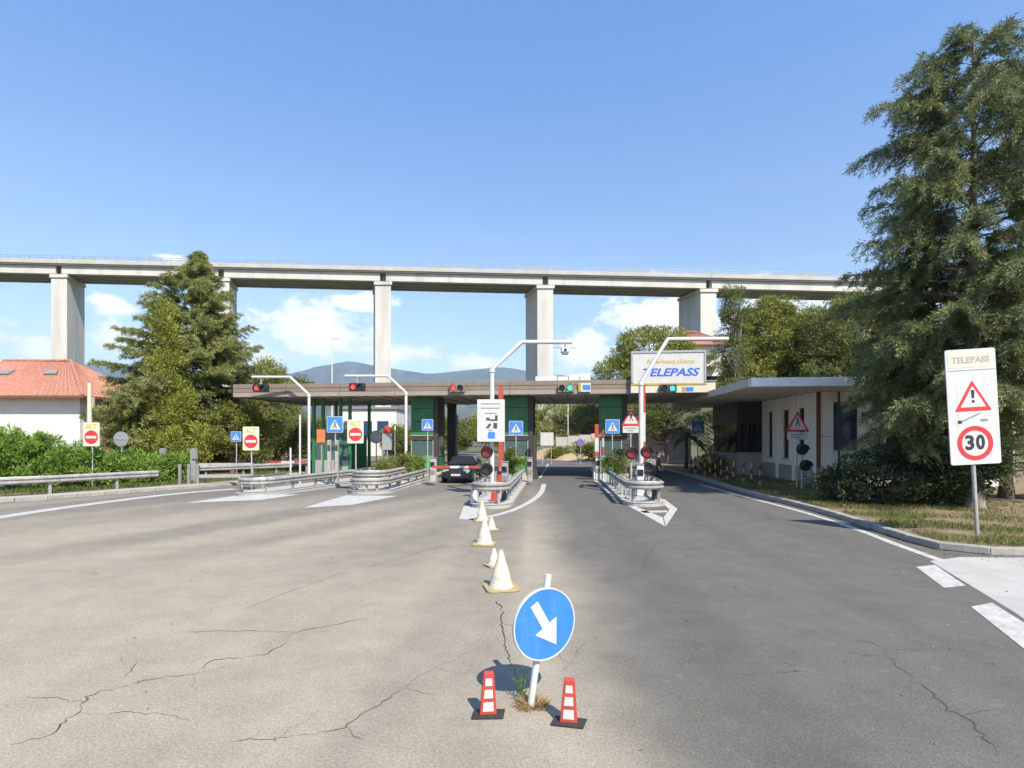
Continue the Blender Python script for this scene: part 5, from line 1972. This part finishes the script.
rs = thing('round_sign', 'small round red rimmed sign beyond the middle lane', 'sign', (*P(580.5, 470, 50)[:2], 0))
MB().tube([(0, .05, -.05), (0, .05, 2.3)], .035, 8).build('post', MT['galvanised'], rs)
MB().prism(disc_pts(.32, 28, 0, 2.0), -.012, .012).build('disc', MT['sign_blue'], rs)
MB().ring(.25, .32, -.02, -.0125, 0, 2.0, 28).build('red_rim', MT['sign_red'], rs)
g = gantry('thin bent pole behind the waiting car', 457, 44, 416, 406, -10, 446, .09)
for px, pt, Y, lab, dbl in ((332, 339, 62, 'tall thin street lamp above the toll roof', True), (568, 400, 72, 'street lamp shaft beyond the middle lane', False)):
    lp = thing('street_lamp', lab, 'street lamp', (*P(px, 470, Y)[:2], 0), 0, 'street lamps')
    hh = CH + (HY - pt) / F * Y
    MB().tube([(0, 0, -.05), (0, 0, hh)], [.11, .06], 8).build('shaft', MT['pole_white'], lp, smooth=True)
    MB().bx(-.12, .75, -.10, .10, hh, hh + .14).build('lantern', MT['pole_white'], lp, bevel=.03)
    MB().tube([(-.02, 0, hh - 2.2), (-.35, 0, hh - 1.9)], .04, 6).build('bracket', MT['pole_white'], lp)

# pale depot seen between the kiosk and the first booth
dp = thing('depot_building', 'pale low building glimpsed beyond the closed lanes', 'building', (*P(372, 470, 74)[:2], 0))
MB().bx(-4.2, 3.2, 0, 8, -.2, 6.2).build('wall', MT['wall_white'], dp)
for k in range(3):
    w = MB().bx(-3.7 + k * 2.2, -2.2 + k * 2.2, -.05, -.003, 2.4, 4.6).build('window', MT['glass_blue'], dp)
    MB().bx(-3.8 + k * 2.2, -2.1 + k * 2.2, -.12, -.003, 2.28, 2.395).build('sill', MT['concrete'], w)
MB().bx(-4.4, 3.4, -.3, 8.2, 6.203, 6.45).build('roof', MT['mid_grey'], dp)


# ------------------------------------------------------------------ houses
def hip_house(name, label, loc, rz, w, d, zw, zr, over, tile_rows, skylights, wins, chimney=None, ridge_in=.45):
    h = thing(name, label, 'house', loc, rz)
    MB().bx(-w, 0, 0, d, -.3, zw).build('wall', MT['wall_white'], h)
    x0, x1, y0, y1 = -w - over, over, -over, d + over
    ri = (y1 - y0) / 2 * .95
    a, b = Vector((x0 + ri, (y0 + y1) / 2, zr)), Vector((x1 - ri, (y0 + y1) / 2, zr))
    if a.x > b.x:
        a.x = b.x = (x0 + x1) / 2
    e = [Vector((x0, y0, zw)), Vector((x1, y0, zw)), Vector((x1, y1, zw)), Vector((x0, y1, zw))]
    rf = MB()
    rf.add([*e, a, b], [(0, 1, 5, 4), (1, 2, 5), (2, 3, 4, 5), (3, 0, 4)])
    rf.add([(p.x, p.y, zw - .02) for p in e], [(3, 2, 1, 0)])
    roof = rf.build('roof', MT['roof_tile'], h)
    # corrugated tile courses on the two slopes that show
    tiles = MB()

    def slope(p0, p1, q0, q1, cols):
        for c in range(cols):
            for r_ in range(tile_rows):
                s0, s1 = r_ / tile_rows, (r_ + 1.12) / tile_rows
                s1 = min(1, s1)
                u0, u1 = c / cols, (c + .55) / cols
                def at_(u, s, up):
                    lo = p0 + (p1 - p0) * u
                    hi = q0 + (q1 - q0) * min(1, max(0, u))
                    v = lo + (hi - lo) * s
                    return v + Vector((0, 0, up))
                um = (u0 + u1) / 2
                tiles.add([at_(u0, s0, .02), at_(um, s0, .10), at_(u1, s0, .02), at_(u0, s1, .01), at_(um, s1, .07), at_(u1, s1, .01)], [(0, 1, 4, 3), (1, 2, 5, 4), (0, 2, 1)])
    slope(e[0], e[1], a, b, int((x1 - x0) / .42))
    slope(e[1], e[2], b, b, int((y1 - y0) / .42))
    to = tiles.build('roof_tiles', MT['roof_tile'], roof)
    tag(to, kind='stuff')
    MB().tube([e[1] + Vector((0, 0, .06)), b + Vector((0, 0, .1))], .11, 6).build('ridge_cap', MT['roof_tile'], roof)
    MB().tube([a + Vector((0, 0, .1)), b + Vector((0, 0, .1))], .11, 6).build('ridge_cap', MT['roof_tile'], roof)
    MB().bx(x0, x1, y0 - .12, y0 - .003, zw - .16, zw + .02).build('gutter', MT['wood_brown'], h)
    MB().bx(x1 + .003, x1 + .12, y0 - .1, y1, zw - .16, zw + .02).build('gutter', MT['wood_brown'], h)
    for (u, s) in skylights:
        lo = e[0] + (e[1] - e[0]) * u
        hi = a + (b - a) * u
        c = lo + (hi - lo) * s
        n_ = (hi - lo).normalized()
        t_ = Vector((1, 0, 0))
        nn = t_.cross(n_)
        k = MB()
        pts = [c + t_ * sx * .55 + n_ * sz * .40 + nn * o for o in (.06, .2) for sx, sz in ((-1, -1), (1, -1), (1, 1), (-1, 1))]
        k.add(pts, [(3, 2, 1, 0), (4, 5, 6, 7), (0, 1, 5, 4), (1, 2, 6, 5), (2, 3, 7, 6), (3, 0, 4, 7)])
        k.build('skylight', MT['mid_grey'], roof)
    for (x, z0, ww, hh_) in wins:
        wd = MB().bx(x - ww / 2, x + ww / 2, -.03, -.003, z0, z0 + hh_).build('window', MT['glass_dark'], h)
        MB().bx(x - ww / 2 - .08, x + ww / 2 + .08, -.10, -.003, z0 - .1, z0 - .003).build('sill', MT['concrete'], wd)
        for sx in (-1, 1):
            MB().bx(x + sx * ww * .76 - ww * .24, x + sx * ww * .76 + ww * .24, -.05, -.003, z0, z0 + hh_).build('shutter', MT['wood_brown'], wd)
    if chimney:
        c = MB().box((chimney[0], chimney[1], chimney[2]), (.7, .7, 1.8)).build('chimney', MT['wall_white'], roof)
        MB().box((chimney[0], chimney[1], chimney[2] + .95), (.9, .9, .1)).build('chimney_cap', MT['concrete'], c)
    return h


hl = hip_house('house', 'white house with a red tiled hip roof behind the oleanders', ((80 - HX) / F * 45, 45, .0), 0, 15, 9.5, 5.75, 9.2, .9, 16, [(.80, .62), (.42, .62)], [(-9.5, 2.6, 1.0, 1.5)])
MB().bx(.003, 1.4, 2.4, 9.5, -.3, 5.7).build('loggia', MT['wood_brown'], hl)
MB().bx(.9, 1.15, -.2, .05, -.1, 5.7).build('loggia_post', MT['cream'], hl)
hr = hip_house('house', 'hillside house with red roof between umbrella pine and slender pine', (33.6, 88, 12.4), R(-5), 9.5, 8, 4.6, 7.4, .8, 12, [], [(-6.6, 1.6, 1.0, 1.5), (-3.4, 1.6, 1.0, 1.5)], chimney=(-8.6, 1.6, 6.6))
MB().bx(-7.8, -1.5, -1.6, -.01, 1.0, 1.2).build('balcony', MT['white'], hr)

# cream flag mast behind the no entry plate
cmst = thing('cream_mast', 'tall cream post in front of the red roofed house', 'post', (*P(89.5, 470, 30)[:2], .1))
MB().tube([(0, 0, -.1), (0, 0, CH + (HY - 383) / F * 30 - .1)], [.14, .10], 10).build('shaft', MT['cream'], cmst, smooth=True)
MB().box((0, 0, .05), (.5, .5, .2)).build('foot', MT['concrete'], cmst, bevel=.02)

# ------------------------------------------------------------------ speed sign on the right verge
bx_, by_ = G(979, 543)
ss = thing('speed_sign', 'tall white sign board with 30 limit and warning triangle on the verge', 'sign', (bx_, by_, .12), R(-3))
ss.rotation_euler = (0, R(-3.2), R(-3))
MB().tube([(0, .05, -.1), (0, .05, 4.3)], .045, 12).build('post', MT['galvanised'], ss, smooth=True)
W, Z0, Z1 = 1.14, 1.74, 4.46
ZM_ = (Z0 + Z1) / 2
MB().prism(rrect(W, Z1 - Z0, .05, 0.02, ZM_), -.025, 0.0).build('board', MT['sign_white'], ss)
MB().bx(.02 - W / 2 + .02, .02 + W / 2 - .02, -.029, -.0255, 3.955, 3.97).build('divider', MT['mid_grey'], ss)
MB().prism(rrect(W - .1, .34, .02, .02, 4.2), -.029, -.0255).build('header_band', MT['sign_cream'], ss)
text('lettering', 'TELEPASS', .2, MT['lettering_pale'], ss, (.02, -.032, 4.2), bold=.006, width=.86)
zt = 3.36
MB().prism(tri_pts(.84, .02, zt, .08), -.031, -.0255).build('red_triangle', MT['sign_red'], ss)
MB().prism(tri_pts(.58, .02, zt - .02, .04), -.036, -.0315).build('white_triangle', MT['sign_white'], ss)
MB().prism([(-.005, zt - .06), (.045, zt - .06), (.06, zt + .13), (-.02, zt + .13)], -.041, -.0365).build('exclamation_stroke', MT['black'], ss)
MB().prism(disc_pts(.034, 14, .02, zt - .135), -.041, -.0365).build('exclamation_dot', MT['black'], ss)
b = MB().prism([(-.28, 2.77), (-.25, 2.745), (.19, 2.93), (.18, 2.955)], -.03, -.0255)
b.build('boom_symbol', MT['mid_grey'], ss)
MB().prism(rrect(.09, .075, .01, -.30, 2.75), -.030, -.0257).build('boom_base_symbol', MT['black'], ss)
MB().prism([(.15, 2.76), (.19, 2.80), (.31, 2.80), (.35, 2.76), (.31, 2.745), (.19, 2.745)], -.03, -.0255).build('car_symbol', MT['mid_grey'], ss)
MB().ring(.30, .405, -.031, -.0255, .02, 2.24, 44).build('red_ring', MT['sign_red'], ss)
text('numeral', '3', .46, MT['black'], ss, (-.10, -.030, 2.24), bold=.016, width=.20)
text('numeral', '0', .46, MT['black'], ss, (.14, -.030, 2.24), bold=.016, width=.20)
for z in (2.1, 3.9):
    MB().bx(-.3, .3, .003, .05, z, z + .05).build('bracket', MT['galvanised'], ss)

# ------------------------------------------------------------------ foreground: keep right sign, delineators, cones
kx, ky = G(531.5, 706)
ks = thing('keep_right_sign', 'leaning round blue sign with a white arrow in the road', 'sign', (kx, ky, 0), R(29))
LN = Vector((.155, -.03, 1.0)).normalized()
tilt = Matrix.Rotation(R(8.5), 4, 'Y')


def xf(b, M_):
    b.v = [tuple(M_ @ Vector(p)) for p in b.v]
    return b


MB().tube([(0, .03, -.05), (LN.x * 1.22, .03 + LN.y, 1.20)], .033, 14).build('post', MT['pole_white'], ks, smooth=True)
MB().lathe([(.036, 0), (.036, .05), (.02, .065)], n=12)
DC = Matrix.Translation((.118, -.035, .755)) @ tilt
xf(MB().prism(disc_pts(.332, 56), -.012, .012), DC).build('disc', MT['sign_blue'], ks)
xf(MB().ring(.324, .337, -.0165, .014, n=56), DC).build('rim', MT['sign_white'], ks)
ar = [(-.045, .235), (.045, .235), (.045, -.02), (.135, -.02), (0, -.245), (-.135, -.02), (-.045, -.02)]
ra = R(39)
ar = [(p[0] * math.cos(ra) - p[1] * math.sin(ra), p[0] * math.sin(ra) + p[1] * math.cos(ra)) for p in ar]
xf(MB().prism(ar, -.0165, -.0125), DC).build('arrow', MT['sign_white'], ks)
for z in (.13, -.16):
    xf(MB().bx(-.06, .06, .0125, .07, z - .02, z + .02), DC).build('clamp', MT['galvanised_dull'], ks)

rg = np.random.default_rng(5)
n = 520
a_ = rg.uniform(0, 2 * math.pi, n)
r_ = .115 * np.sqrt(rg.uniform(0, 1, n))
C = np.stack([kx + r_ * np.cos(a_), ky + r_ * np.sin(a_) * .8, np.zeros(n)], 1)
D = np.stack([np.cos(a_) * .8, np.sin(a_) * .8, rg.uniform(.15, 1.0, n)], 1) + rg.normal(0, .3, (n, 3))
D[:, 2] = np.abs(D[:, 2])
me = leaf_mesh('dry_grass_tuft', MT['dry_grass'], C, D, rg.uniform(.04, .13, n), rg.uniform(.003, .008, n), 5)
o = bpy.data.objects.new('dry_grass_tuft', me)
col.objects.link(o)
tag(o, 'tuft of dry grass at the foot of the blue arrow sign', 'grass', kind='stuff')
n = 60
C = np.stack([kx - .10 + rg.normal(0, .03, n), ky + .12 + rg.normal(0, .03, n), rg.uniform(0, .22, n)], 1)
D = np.stack([rg.normal(0, .4, n), rg.normal(0, .4, n), np.ones(n)], 1)
me = leaf_mesh('weed', MT['grass_green'], C, D, rg.uniform(.06, .16, n), rg.uniform(.005, .012, n), 6)
o = bpy.data.objects.new('weed', me)
col.objects.link(o)
tag(o, 'thin green weed stalks left of the blue arrow sign post', 'weed', kind='stuff')


def delineator(label, px, py, rz, lean):
    X, Yg = G(px, py)
    d = thing('delineator', label, 'delineator', (X, Yg, 0), R(rz), 'red and white delineators by the arrow sign')
    MB().prism([(-.15, -.06), (.13, -.08), (.16, .07), (-.12, .09)], .004, .026, ax='z').build('base', MT['rubber'], d, bevel=.006)
    H = .375
    b = MB().prism([(-.078, 0), (.078, 0), (.045, H), (-.045, H)], -.028, .028)
    sh = Matrix(((1, 0, lean, 0), (0, 1, .02, 0), (0, 0, 1, .02), (0, 0, 0, 1)))
    xf(b, sh).build('body', MT['red_paint'], d, bevel=.008)
    for z0, z1 in ((.035, .115), (.15, .225), (.26, .325)):
        w0, w1 = .052 - z0 * .075, .052 - z1 * .075
        xf(MB().prism([(-w0, z0), (w0, z0), (w1, z1), (-w1, z1)], -.033, -.0285), sh).build('reflector', MT['sign_white'], d)
        xf(MB().prism([(-w0, z0), (w0, z0), (w1, z1), (-w1, z1)], .0285, .033), sh).build('reflector', MT['sign_white'], d)
    return d


delineator('left red and white delineator beside the arrow sign', 488, 716, 6, .02)
delineator('right red and white delineator beside the arrow sign', 568.5, 724, -8, .02)


def cone(label, px, py, h, r, rz):
    X, Yg = G(px, py)
    c = thing('traffic_cone', label, 'cone', (X, Yg, 0), R(rz), 'faded cones leading to the central island')
    MB().prism(rrect(r * 2.0, r * 2.0, r * .3), .004, .04, ax='z').build('base', MT['cone_base'], c, bevel=.008)
    z = lambda t: .04 + (h - .04) * t
    rr = lambda t: r * .74 * (1 - t) + .03 * t
    MB().lathe([(rr(0) * 1.05, z(0)), (rr(.04), z(.03)), (rr(.30), z(.30))], n=24).build('skirt', MT['cone_white'], c, smooth=True)
    MB().lathe([(rr(.30) + .003, z(.302)), (rr(.62) + .003, z(.62))], n=24).build('band', MT['sign_cream'], c, smooth=True)
    MB().lathe([(rr(.62), z(.622)), (rr(.97), z(.97)), (rr(1) * .7, z(1))], n=24).build('tip', MT['cone_white'], c, smooth=True)
    return c


cone('nearest and largest faded white cone behind the arrow sign', 501, 588.5, .64, .27, 12)
cone('small yellowed cone just left behind the nearest cone', 494, 566, .34, .17, 30)
cone('second large faded white cone in the row', 484.5, 544.5, .62, .26, -8)
cone('small yellowed cone right behind the second large cone', 491.5, 530, .34, .17, 20)
cone('faded cone closest to the painted block of central nose', 482, 521, .60, .24, 5)

# ------------------------------------------------------------------ black car waiting at the barrier
def car(label, loc, rz):
    c = thing('parked_car', label, 'car', loc, rz)
    # nose points to -y; sections: (y, half width low, half width mid, half width top, z low, z mid, z top)
    secs = [(-2.05, .62, .70, .55, .30, .52, .66), (-1.95, .78, .84, .70, .22, .55, .78), (-1.5, .84, .89, .78, .20, .62, .92), (-.95, .86, .90, .80, .20, .66, .99),
            (.6, .86, .90, .80, .20, .68, 1.00), (1.6, .85, .89, .78, .21, .70, 1.02), (1.95, .78, .84, .70, .28, .66, .98)]
    b = MB()
    ring = []
    for y, w0, w1, w2, z0, z1, z2 in secs:
        ring.append([(-w0, y, z0), (-w1, y, z1), (-w2 * .99, y, z2 - .03), (-w2 * .75, y, z2), (w2 * .75, y, z2), (w2 * .99, y, z2 - .03), (w1, y, z1), (w0, y, z0)])
    n = 8
    vs_ = [p for r_ in ring for p in r_]
    fs = [(i * n + k, i * n + (k + 1) % n, (i + 1) * n + (k + 1) % n, (i + 1) * n + k) for i in range(len(ring) - 1) for k in range(n)]
    fs += [tuple(range(n)), tuple(range(len(ring) * n - 1, (len(ring) - 1) * n - 1, -1))]
    b.add(vs_, fs)
    body = b.build('body', MT['car_black'], c, smooth=True)
    m = body.modifiers.new('sub', 'SUBSURF')
    m.levels = m.render_levels = 2
    # cabin
    b = MB()
    lo = [(-.78, -.88, .96), (.78, -.88, .96), (.78, 1.75, .98), (-.78, 1.75, .98)]
    hi = [(-.58, -.20, 1.42), (.58, -.20, 1.42), (.58, 1.15, 1.43), (-.58, 1.15, 1.43)]
    b.add(lo + hi, [(4, 5, 6, 7), (0, 1, 5, 4), (1, 2, 6, 5), (2, 3, 7, 6), (3, 0, 4, 7)])
    b.build('roof', MT['car_black'], c, bevel=.06)
    MB().add([(-.70, -.86, 1.0), (.70, -.86, 1.0), (.55, -.25, 1.375), (-.55, -.25, 1.375)], [(0, 1, 2, 3)]).build('windscreen', MT['glass_dark'], c).location = (0, -.025, .012)
    for sx in (-1, 1):
        MB().add([(sx * .788, -.6, 1.01), (sx * .788, 1.4, 1.02), (sx * .60, 1.0, 1.38), (sx * .60, -.12, 1.37)], [(0, 1, 2, 3)]).build('side_window', MT['glass_dark'], c).location = (sx * .012, 0, .004)
        MB().prism(rrect(.34, .16, .05, sx * .56, .68), -2.02, -1.86).build('headlight', MT['headlamp'], c, bevel=.02)
        MB().box((sx * .93, -.62, 1.05), (.16, .10, .12)).build('mirror', MT['car_black'], c, bevel=.03)
        for y in (-1.3, 1.25):
            wh = MB()
            wh.lathe([(.20, -.10), (.31, -.10), (.325, -.05), (.325, .05), (.31, .10), (.20, .10)], n=28)
            wh.v = [(sx * .80 + p[2], y + p[0], .325 + p[1]) for p in wh.v]
            w = wh.build('wheel', MT['rubber'], c, smooth=True)
            rm = MB().lathe([(.0, .0), (.2, .0), (.2, .03), (.05, .05)], n=20)
            rm.v = [(sx * (.875 + p[2]), y + p[0], .325 + p[1]) for p in rm.v]
            rm.build('rim', MT['galvanised'], w)
    MB().prism(rrect(.7, .16, .05, 0, .64), -2.07, -1.95).build('grille', MT['car_plastic'], c)
    MB().prism(rrect(1.3, .18, .06, 0, .36), -2.03, -1.90).build('lower_grille', MT['car_plastic'], c)
    MB().prism(rrect(.52, .11, .015, 0, .47), -2.09, -2.072).build('number_plate', MT['sign_white'], c)
    return c


car('black hatchback waiting behind the lowered red barrier', ((463 - HX) / F * 31.5, 32.0, 0), -TA)


# ------------------------------------------------------------------ person crossing beside the right island
def person(label, loc, rz):
    root = thing('person', label, 'person', loc, rz)
    V, E, Rr = [], [], []

    def jv(p, r_, par=None):
        V.append(p)
        Rr.append(r_)
        if par is not None:
            E.append((par, len(V) - 1))
        return len(V) - 1
    pel = jv((0, 0, .95), .145)
    wai = jv((0, .0, 1.10), .125, pel)
    che = jv((0, .0, 1.32), .155, wai)
    nec = jv((0, .0, 1.48), .060, che)
    hd0 = jv((0, -.02, 1.56), .075, nec)
    hd1 = jv((0, -.03, 1.66), .095, hd0)
    jv((0, -.02, 1.735), .06, hd1)
    jv((0, -.125, 1.635), .014, hd1)
    for sx in (-1, 1):
        hip = jv((sx * .10, 0, .88), .095, pel)
        kn = jv((sx * .11, -.06 * sx, .50), .062, hip)
        an = jv((sx * .11, .05 - .08 * sx, .09), .042, kn)
        jv((sx * .12, -.10 - .08 * sx, .04), .035, an)
        sh = jv((sx * .19, 0, 1.42), .058, che)
        elb = jv((sx * .25, .03, 1.14), .043, sh)
        wr = jv((sx * .25, -.10, .93), .030, elb)
        pm = jv((sx * .25, -.13, .86), .030, wr)
        for i in range(4):
            k = jv((sx * .25, -.155 + i * .02 - .01, .80), .0095, pm)
            jv((sx * (.25 - .02), -.16 + i * .02 - .01, .755 + abs(i - 1.4) * .008), .008, k)
        t0 = jv((sx * .235, -.165, .84), .010, pm)
        jv((sx * .225, -.18, .805), .009, t0)
        jv((sx * .092, -.02, 1.645), .018, hd1)
    me0 = bpy.data.meshes.new('tmp')
    me0.from_pydata(V, E, [])
    tmp = bpy.data.objects.new('tmp', me0)
    col.objects.link(tmp)
    sk = tmp.modifiers.new('skin', 'SKIN')
    if not me0.skin_vertices:
        me0.attributes.new('skin', 'FLOAT', 'POINT') if False else None
    if me0.skin_vertices:
        for i, sv in enumerate(me0.skin_vertices[0].data):
            sv.radius = (Rr[i], Rr[i])
            sv.use_root = i == 0
    sb = tmp.modifiers.new('sub', 'SUBSURF')
    sb.levels = sb.render_levels = 2
    dg = bpy.context.evaluated_depsgraph_get()
    me = bpy.data.meshes.new_from_object(tmp.evaluated_get(dg))
    bpy.data.objects.remove(tmp)
    me.name = 'body'
    me.materials.clear()
    for m in (mat('skin', (.42, .26, .18), .55), mat('dark_shirt', (.03, .03, .04), .85), mat('dark_trousers', (.02, .02, .026), .85), MT['black']):
        me.materials.append(m)
    for p in me.polygons:
        z, x = p.center.z, abs(p.center.x)
        p.use_smooth = True
        p.material_index = 3 if z < .10 else (0 if z > 1.475 or (x > .19 and z < 1.02 and z > .7) else (1 if z > .98 else 2))
    body = bpy.data.objects.new('body', me)
    col.objects.link(body)
    body.parent = root
    MB().lathe([(.085, 1.60), (.112, 1.66), (.108, 1.72), (.07, 1.775), (.02, 1.79)], c=(0, .01, 0), n=16).build('hair', MT['black'], root, smooth=True)
    return root


person('person in dark clothes standing beyond the right island rail', ((658.5 - HX) / F * 29.0, 29.0, 0), R(60))


# ------------------------------------------------------------------ clutter round the closed left lanes
for px, pt, Y, lab in ((329.5, 440, 28.0, 'left of two steel posts before the glazed kiosk'), (337, 440, 28.2, 'right of two steel posts before the glazed kiosk')):
    o = thing('steel_post', lab, 'post', ((px - HX) / F * Y, Y, .0), 0, 'steel posts before the kiosk')
    hh = CH + (HY - pt) / F * Y
    MB().bx(-.09, .09, -.09, .09, .0, hh).build('shaft', MT['galvanised'], o, bevel=.015)
    MB().bx(-.16, .16, -.16, .16, .0, .06).build('foot', MT['galvanised_dull'], o)
    MB().bx(-.07, .07, -.10, -.092, hh - .55, hh - .25).build('reader_plate', MT['dark_grey'], o)
Y = 33.5
o = thing('beacon_box', 'orange box on a post left of the glazed kiosk', 'box', ((321 - HX) / F * Y, Y, 0))
MB().tube([(0, .1, 0), (0, .1, 2.4)], .04, 8).build('post', MT['galvanised'], o)
MB().bx(-.25, .25, -.06, .06, 2.15, 2.95).build('box', mat('orange_paint', (.55, .16, .05), .5), o, bevel=.03)
Y = 38
o = thing('safety_mirror', 'round grey safety mirror beyond the metal nosed island', 'mirror', ((376 - HX) / F * Y, Y, 0))
MB().tube([(0, .08, -.05), (0, .08, 2.6)], .04, 8).build('post', MT['galvanised'], o)
MB().prism(disc_pts(.38, 28, 0, 2.5), -.02, .03).build('glass', MT['sign_back'], o)
MB().ring(.38, .44, -.03, .03, 0, 2.5, 28).build('rim', MT['mid_grey'], o)
Y = 37
lift_barrier('lowered red barrier boom across the leftmost lane', ((309 - HX) / F * Y, Y, .0), 1, 2.6, up=False, direction=-1, body='mid_grey')
for px, Y, hh, lab in ((290.5, 31.5, 1.9, 'short grey post left of the leftmost gantry pole'), (395, 34.5, 3.2, 'thin white post before the pale depot'), (383, 36, 2.8, 'thin grey post beyond the metal nosed island')):
    o = thing('thin_post', lab, 'post', ((px - HX) / F * Y, Y, 0))
    MB().tube([(0, 0, -.05), (0, 0, hh)], .05, 8).build('shaft', MT['pole_white'], o, smooth=True)
    MB().box((0, 0, .02), (.2, .2, .04)).build('foot', MT['galvanised'], o)
Y = 34.8
o = thing('warning_plate', 'small red topped plate on a post beyond the closed lane', 'sign', ((387 - HX) / F * Y, Y, 0))
MB().tube([(0, .05, -.05), (0, .05, 3.2)], .035, 8).build('post', MT['galvanised'], o)
MB().bx(-.18, .18, -.015, .015, 2.75, 3.15).build('red_plate', MT['sign_red'], o)
MB().bx(-.3, .3, -.015, .015, 1.7, 2.7).build('grey_plate', MT['sign_back'], o)
for px, Y, rx, rz, lab in ((382, 28.6, .7, .42, 'sparse shrub just behind the metal island nose'), (418, 33.2, .6, .5, 'shrub against the first booth')):
    clump_tree('island_shrub', lab, ((px - HX) / F * Y, Y, .13), [(0, 0, rz + .25, rx, .5, rz)], MT['broadleaf'], MT['bark'], int(px), ncl=30, cr=.26, per=110, leaf=(.10, .035), trunk_r=.03, trunk_top=rz, cat='shrub', shell=.3, group='island shrubs')
# bushes beyond the open lane
for px, Y, rx, rz, lab in ((560, 62, 1.6, .7, 'low bush at the left of the ochre bank'), (590, 57, 1.8, 1.1, 'low bush at the right of the ochre bank'), (574, 70, 2.2, 1.0, 'bush on top of the ochre bank')):
    clump_tree('roadside_bush', lab, ((px - HX) / F * Y, Y, .0), [(0, 0, rz + (.9 if Y == 70 else 0), rx, 1.0, rz)], MT['broadleaf'], MT['bark'], int(px) + 7, ncl=40, cr=.5, per=110, leaf=(.2, .07), trunk_r=.05, trunk_top=rz, cat='bush', shell=.4)

# ------------------------------------------------------------------ air
hz = MB().bx(-15000, 15000, -3500, 17000, -4.5, 980).build('haze', MT['white'])
hm = bpy.data.materials.new('haze')
hm.use_nodes = True
hn, hl_ = hm.node_tree.nodes, hm.node_tree.links
hn.clear()
ho = hn.new('ShaderNodeOutputMaterial')
pv = hn.new('ShaderNodeVolumePrincipled')
pv.inputs['Color'].default_value = (.55, .73, 1.0, 1)
pv.inputs['Density'].default_value = 8.5e-5
pv.inputs['Anisotropy'].default_value = 0.15
hl_.new(pv.outputs[0], ho.inputs['Volume'])
hz.data.materials.clear()
hz.data.materials.append(hm)
tag(hz, 'thin blue air haze over the far mountains', 'haze', kind='stuff')
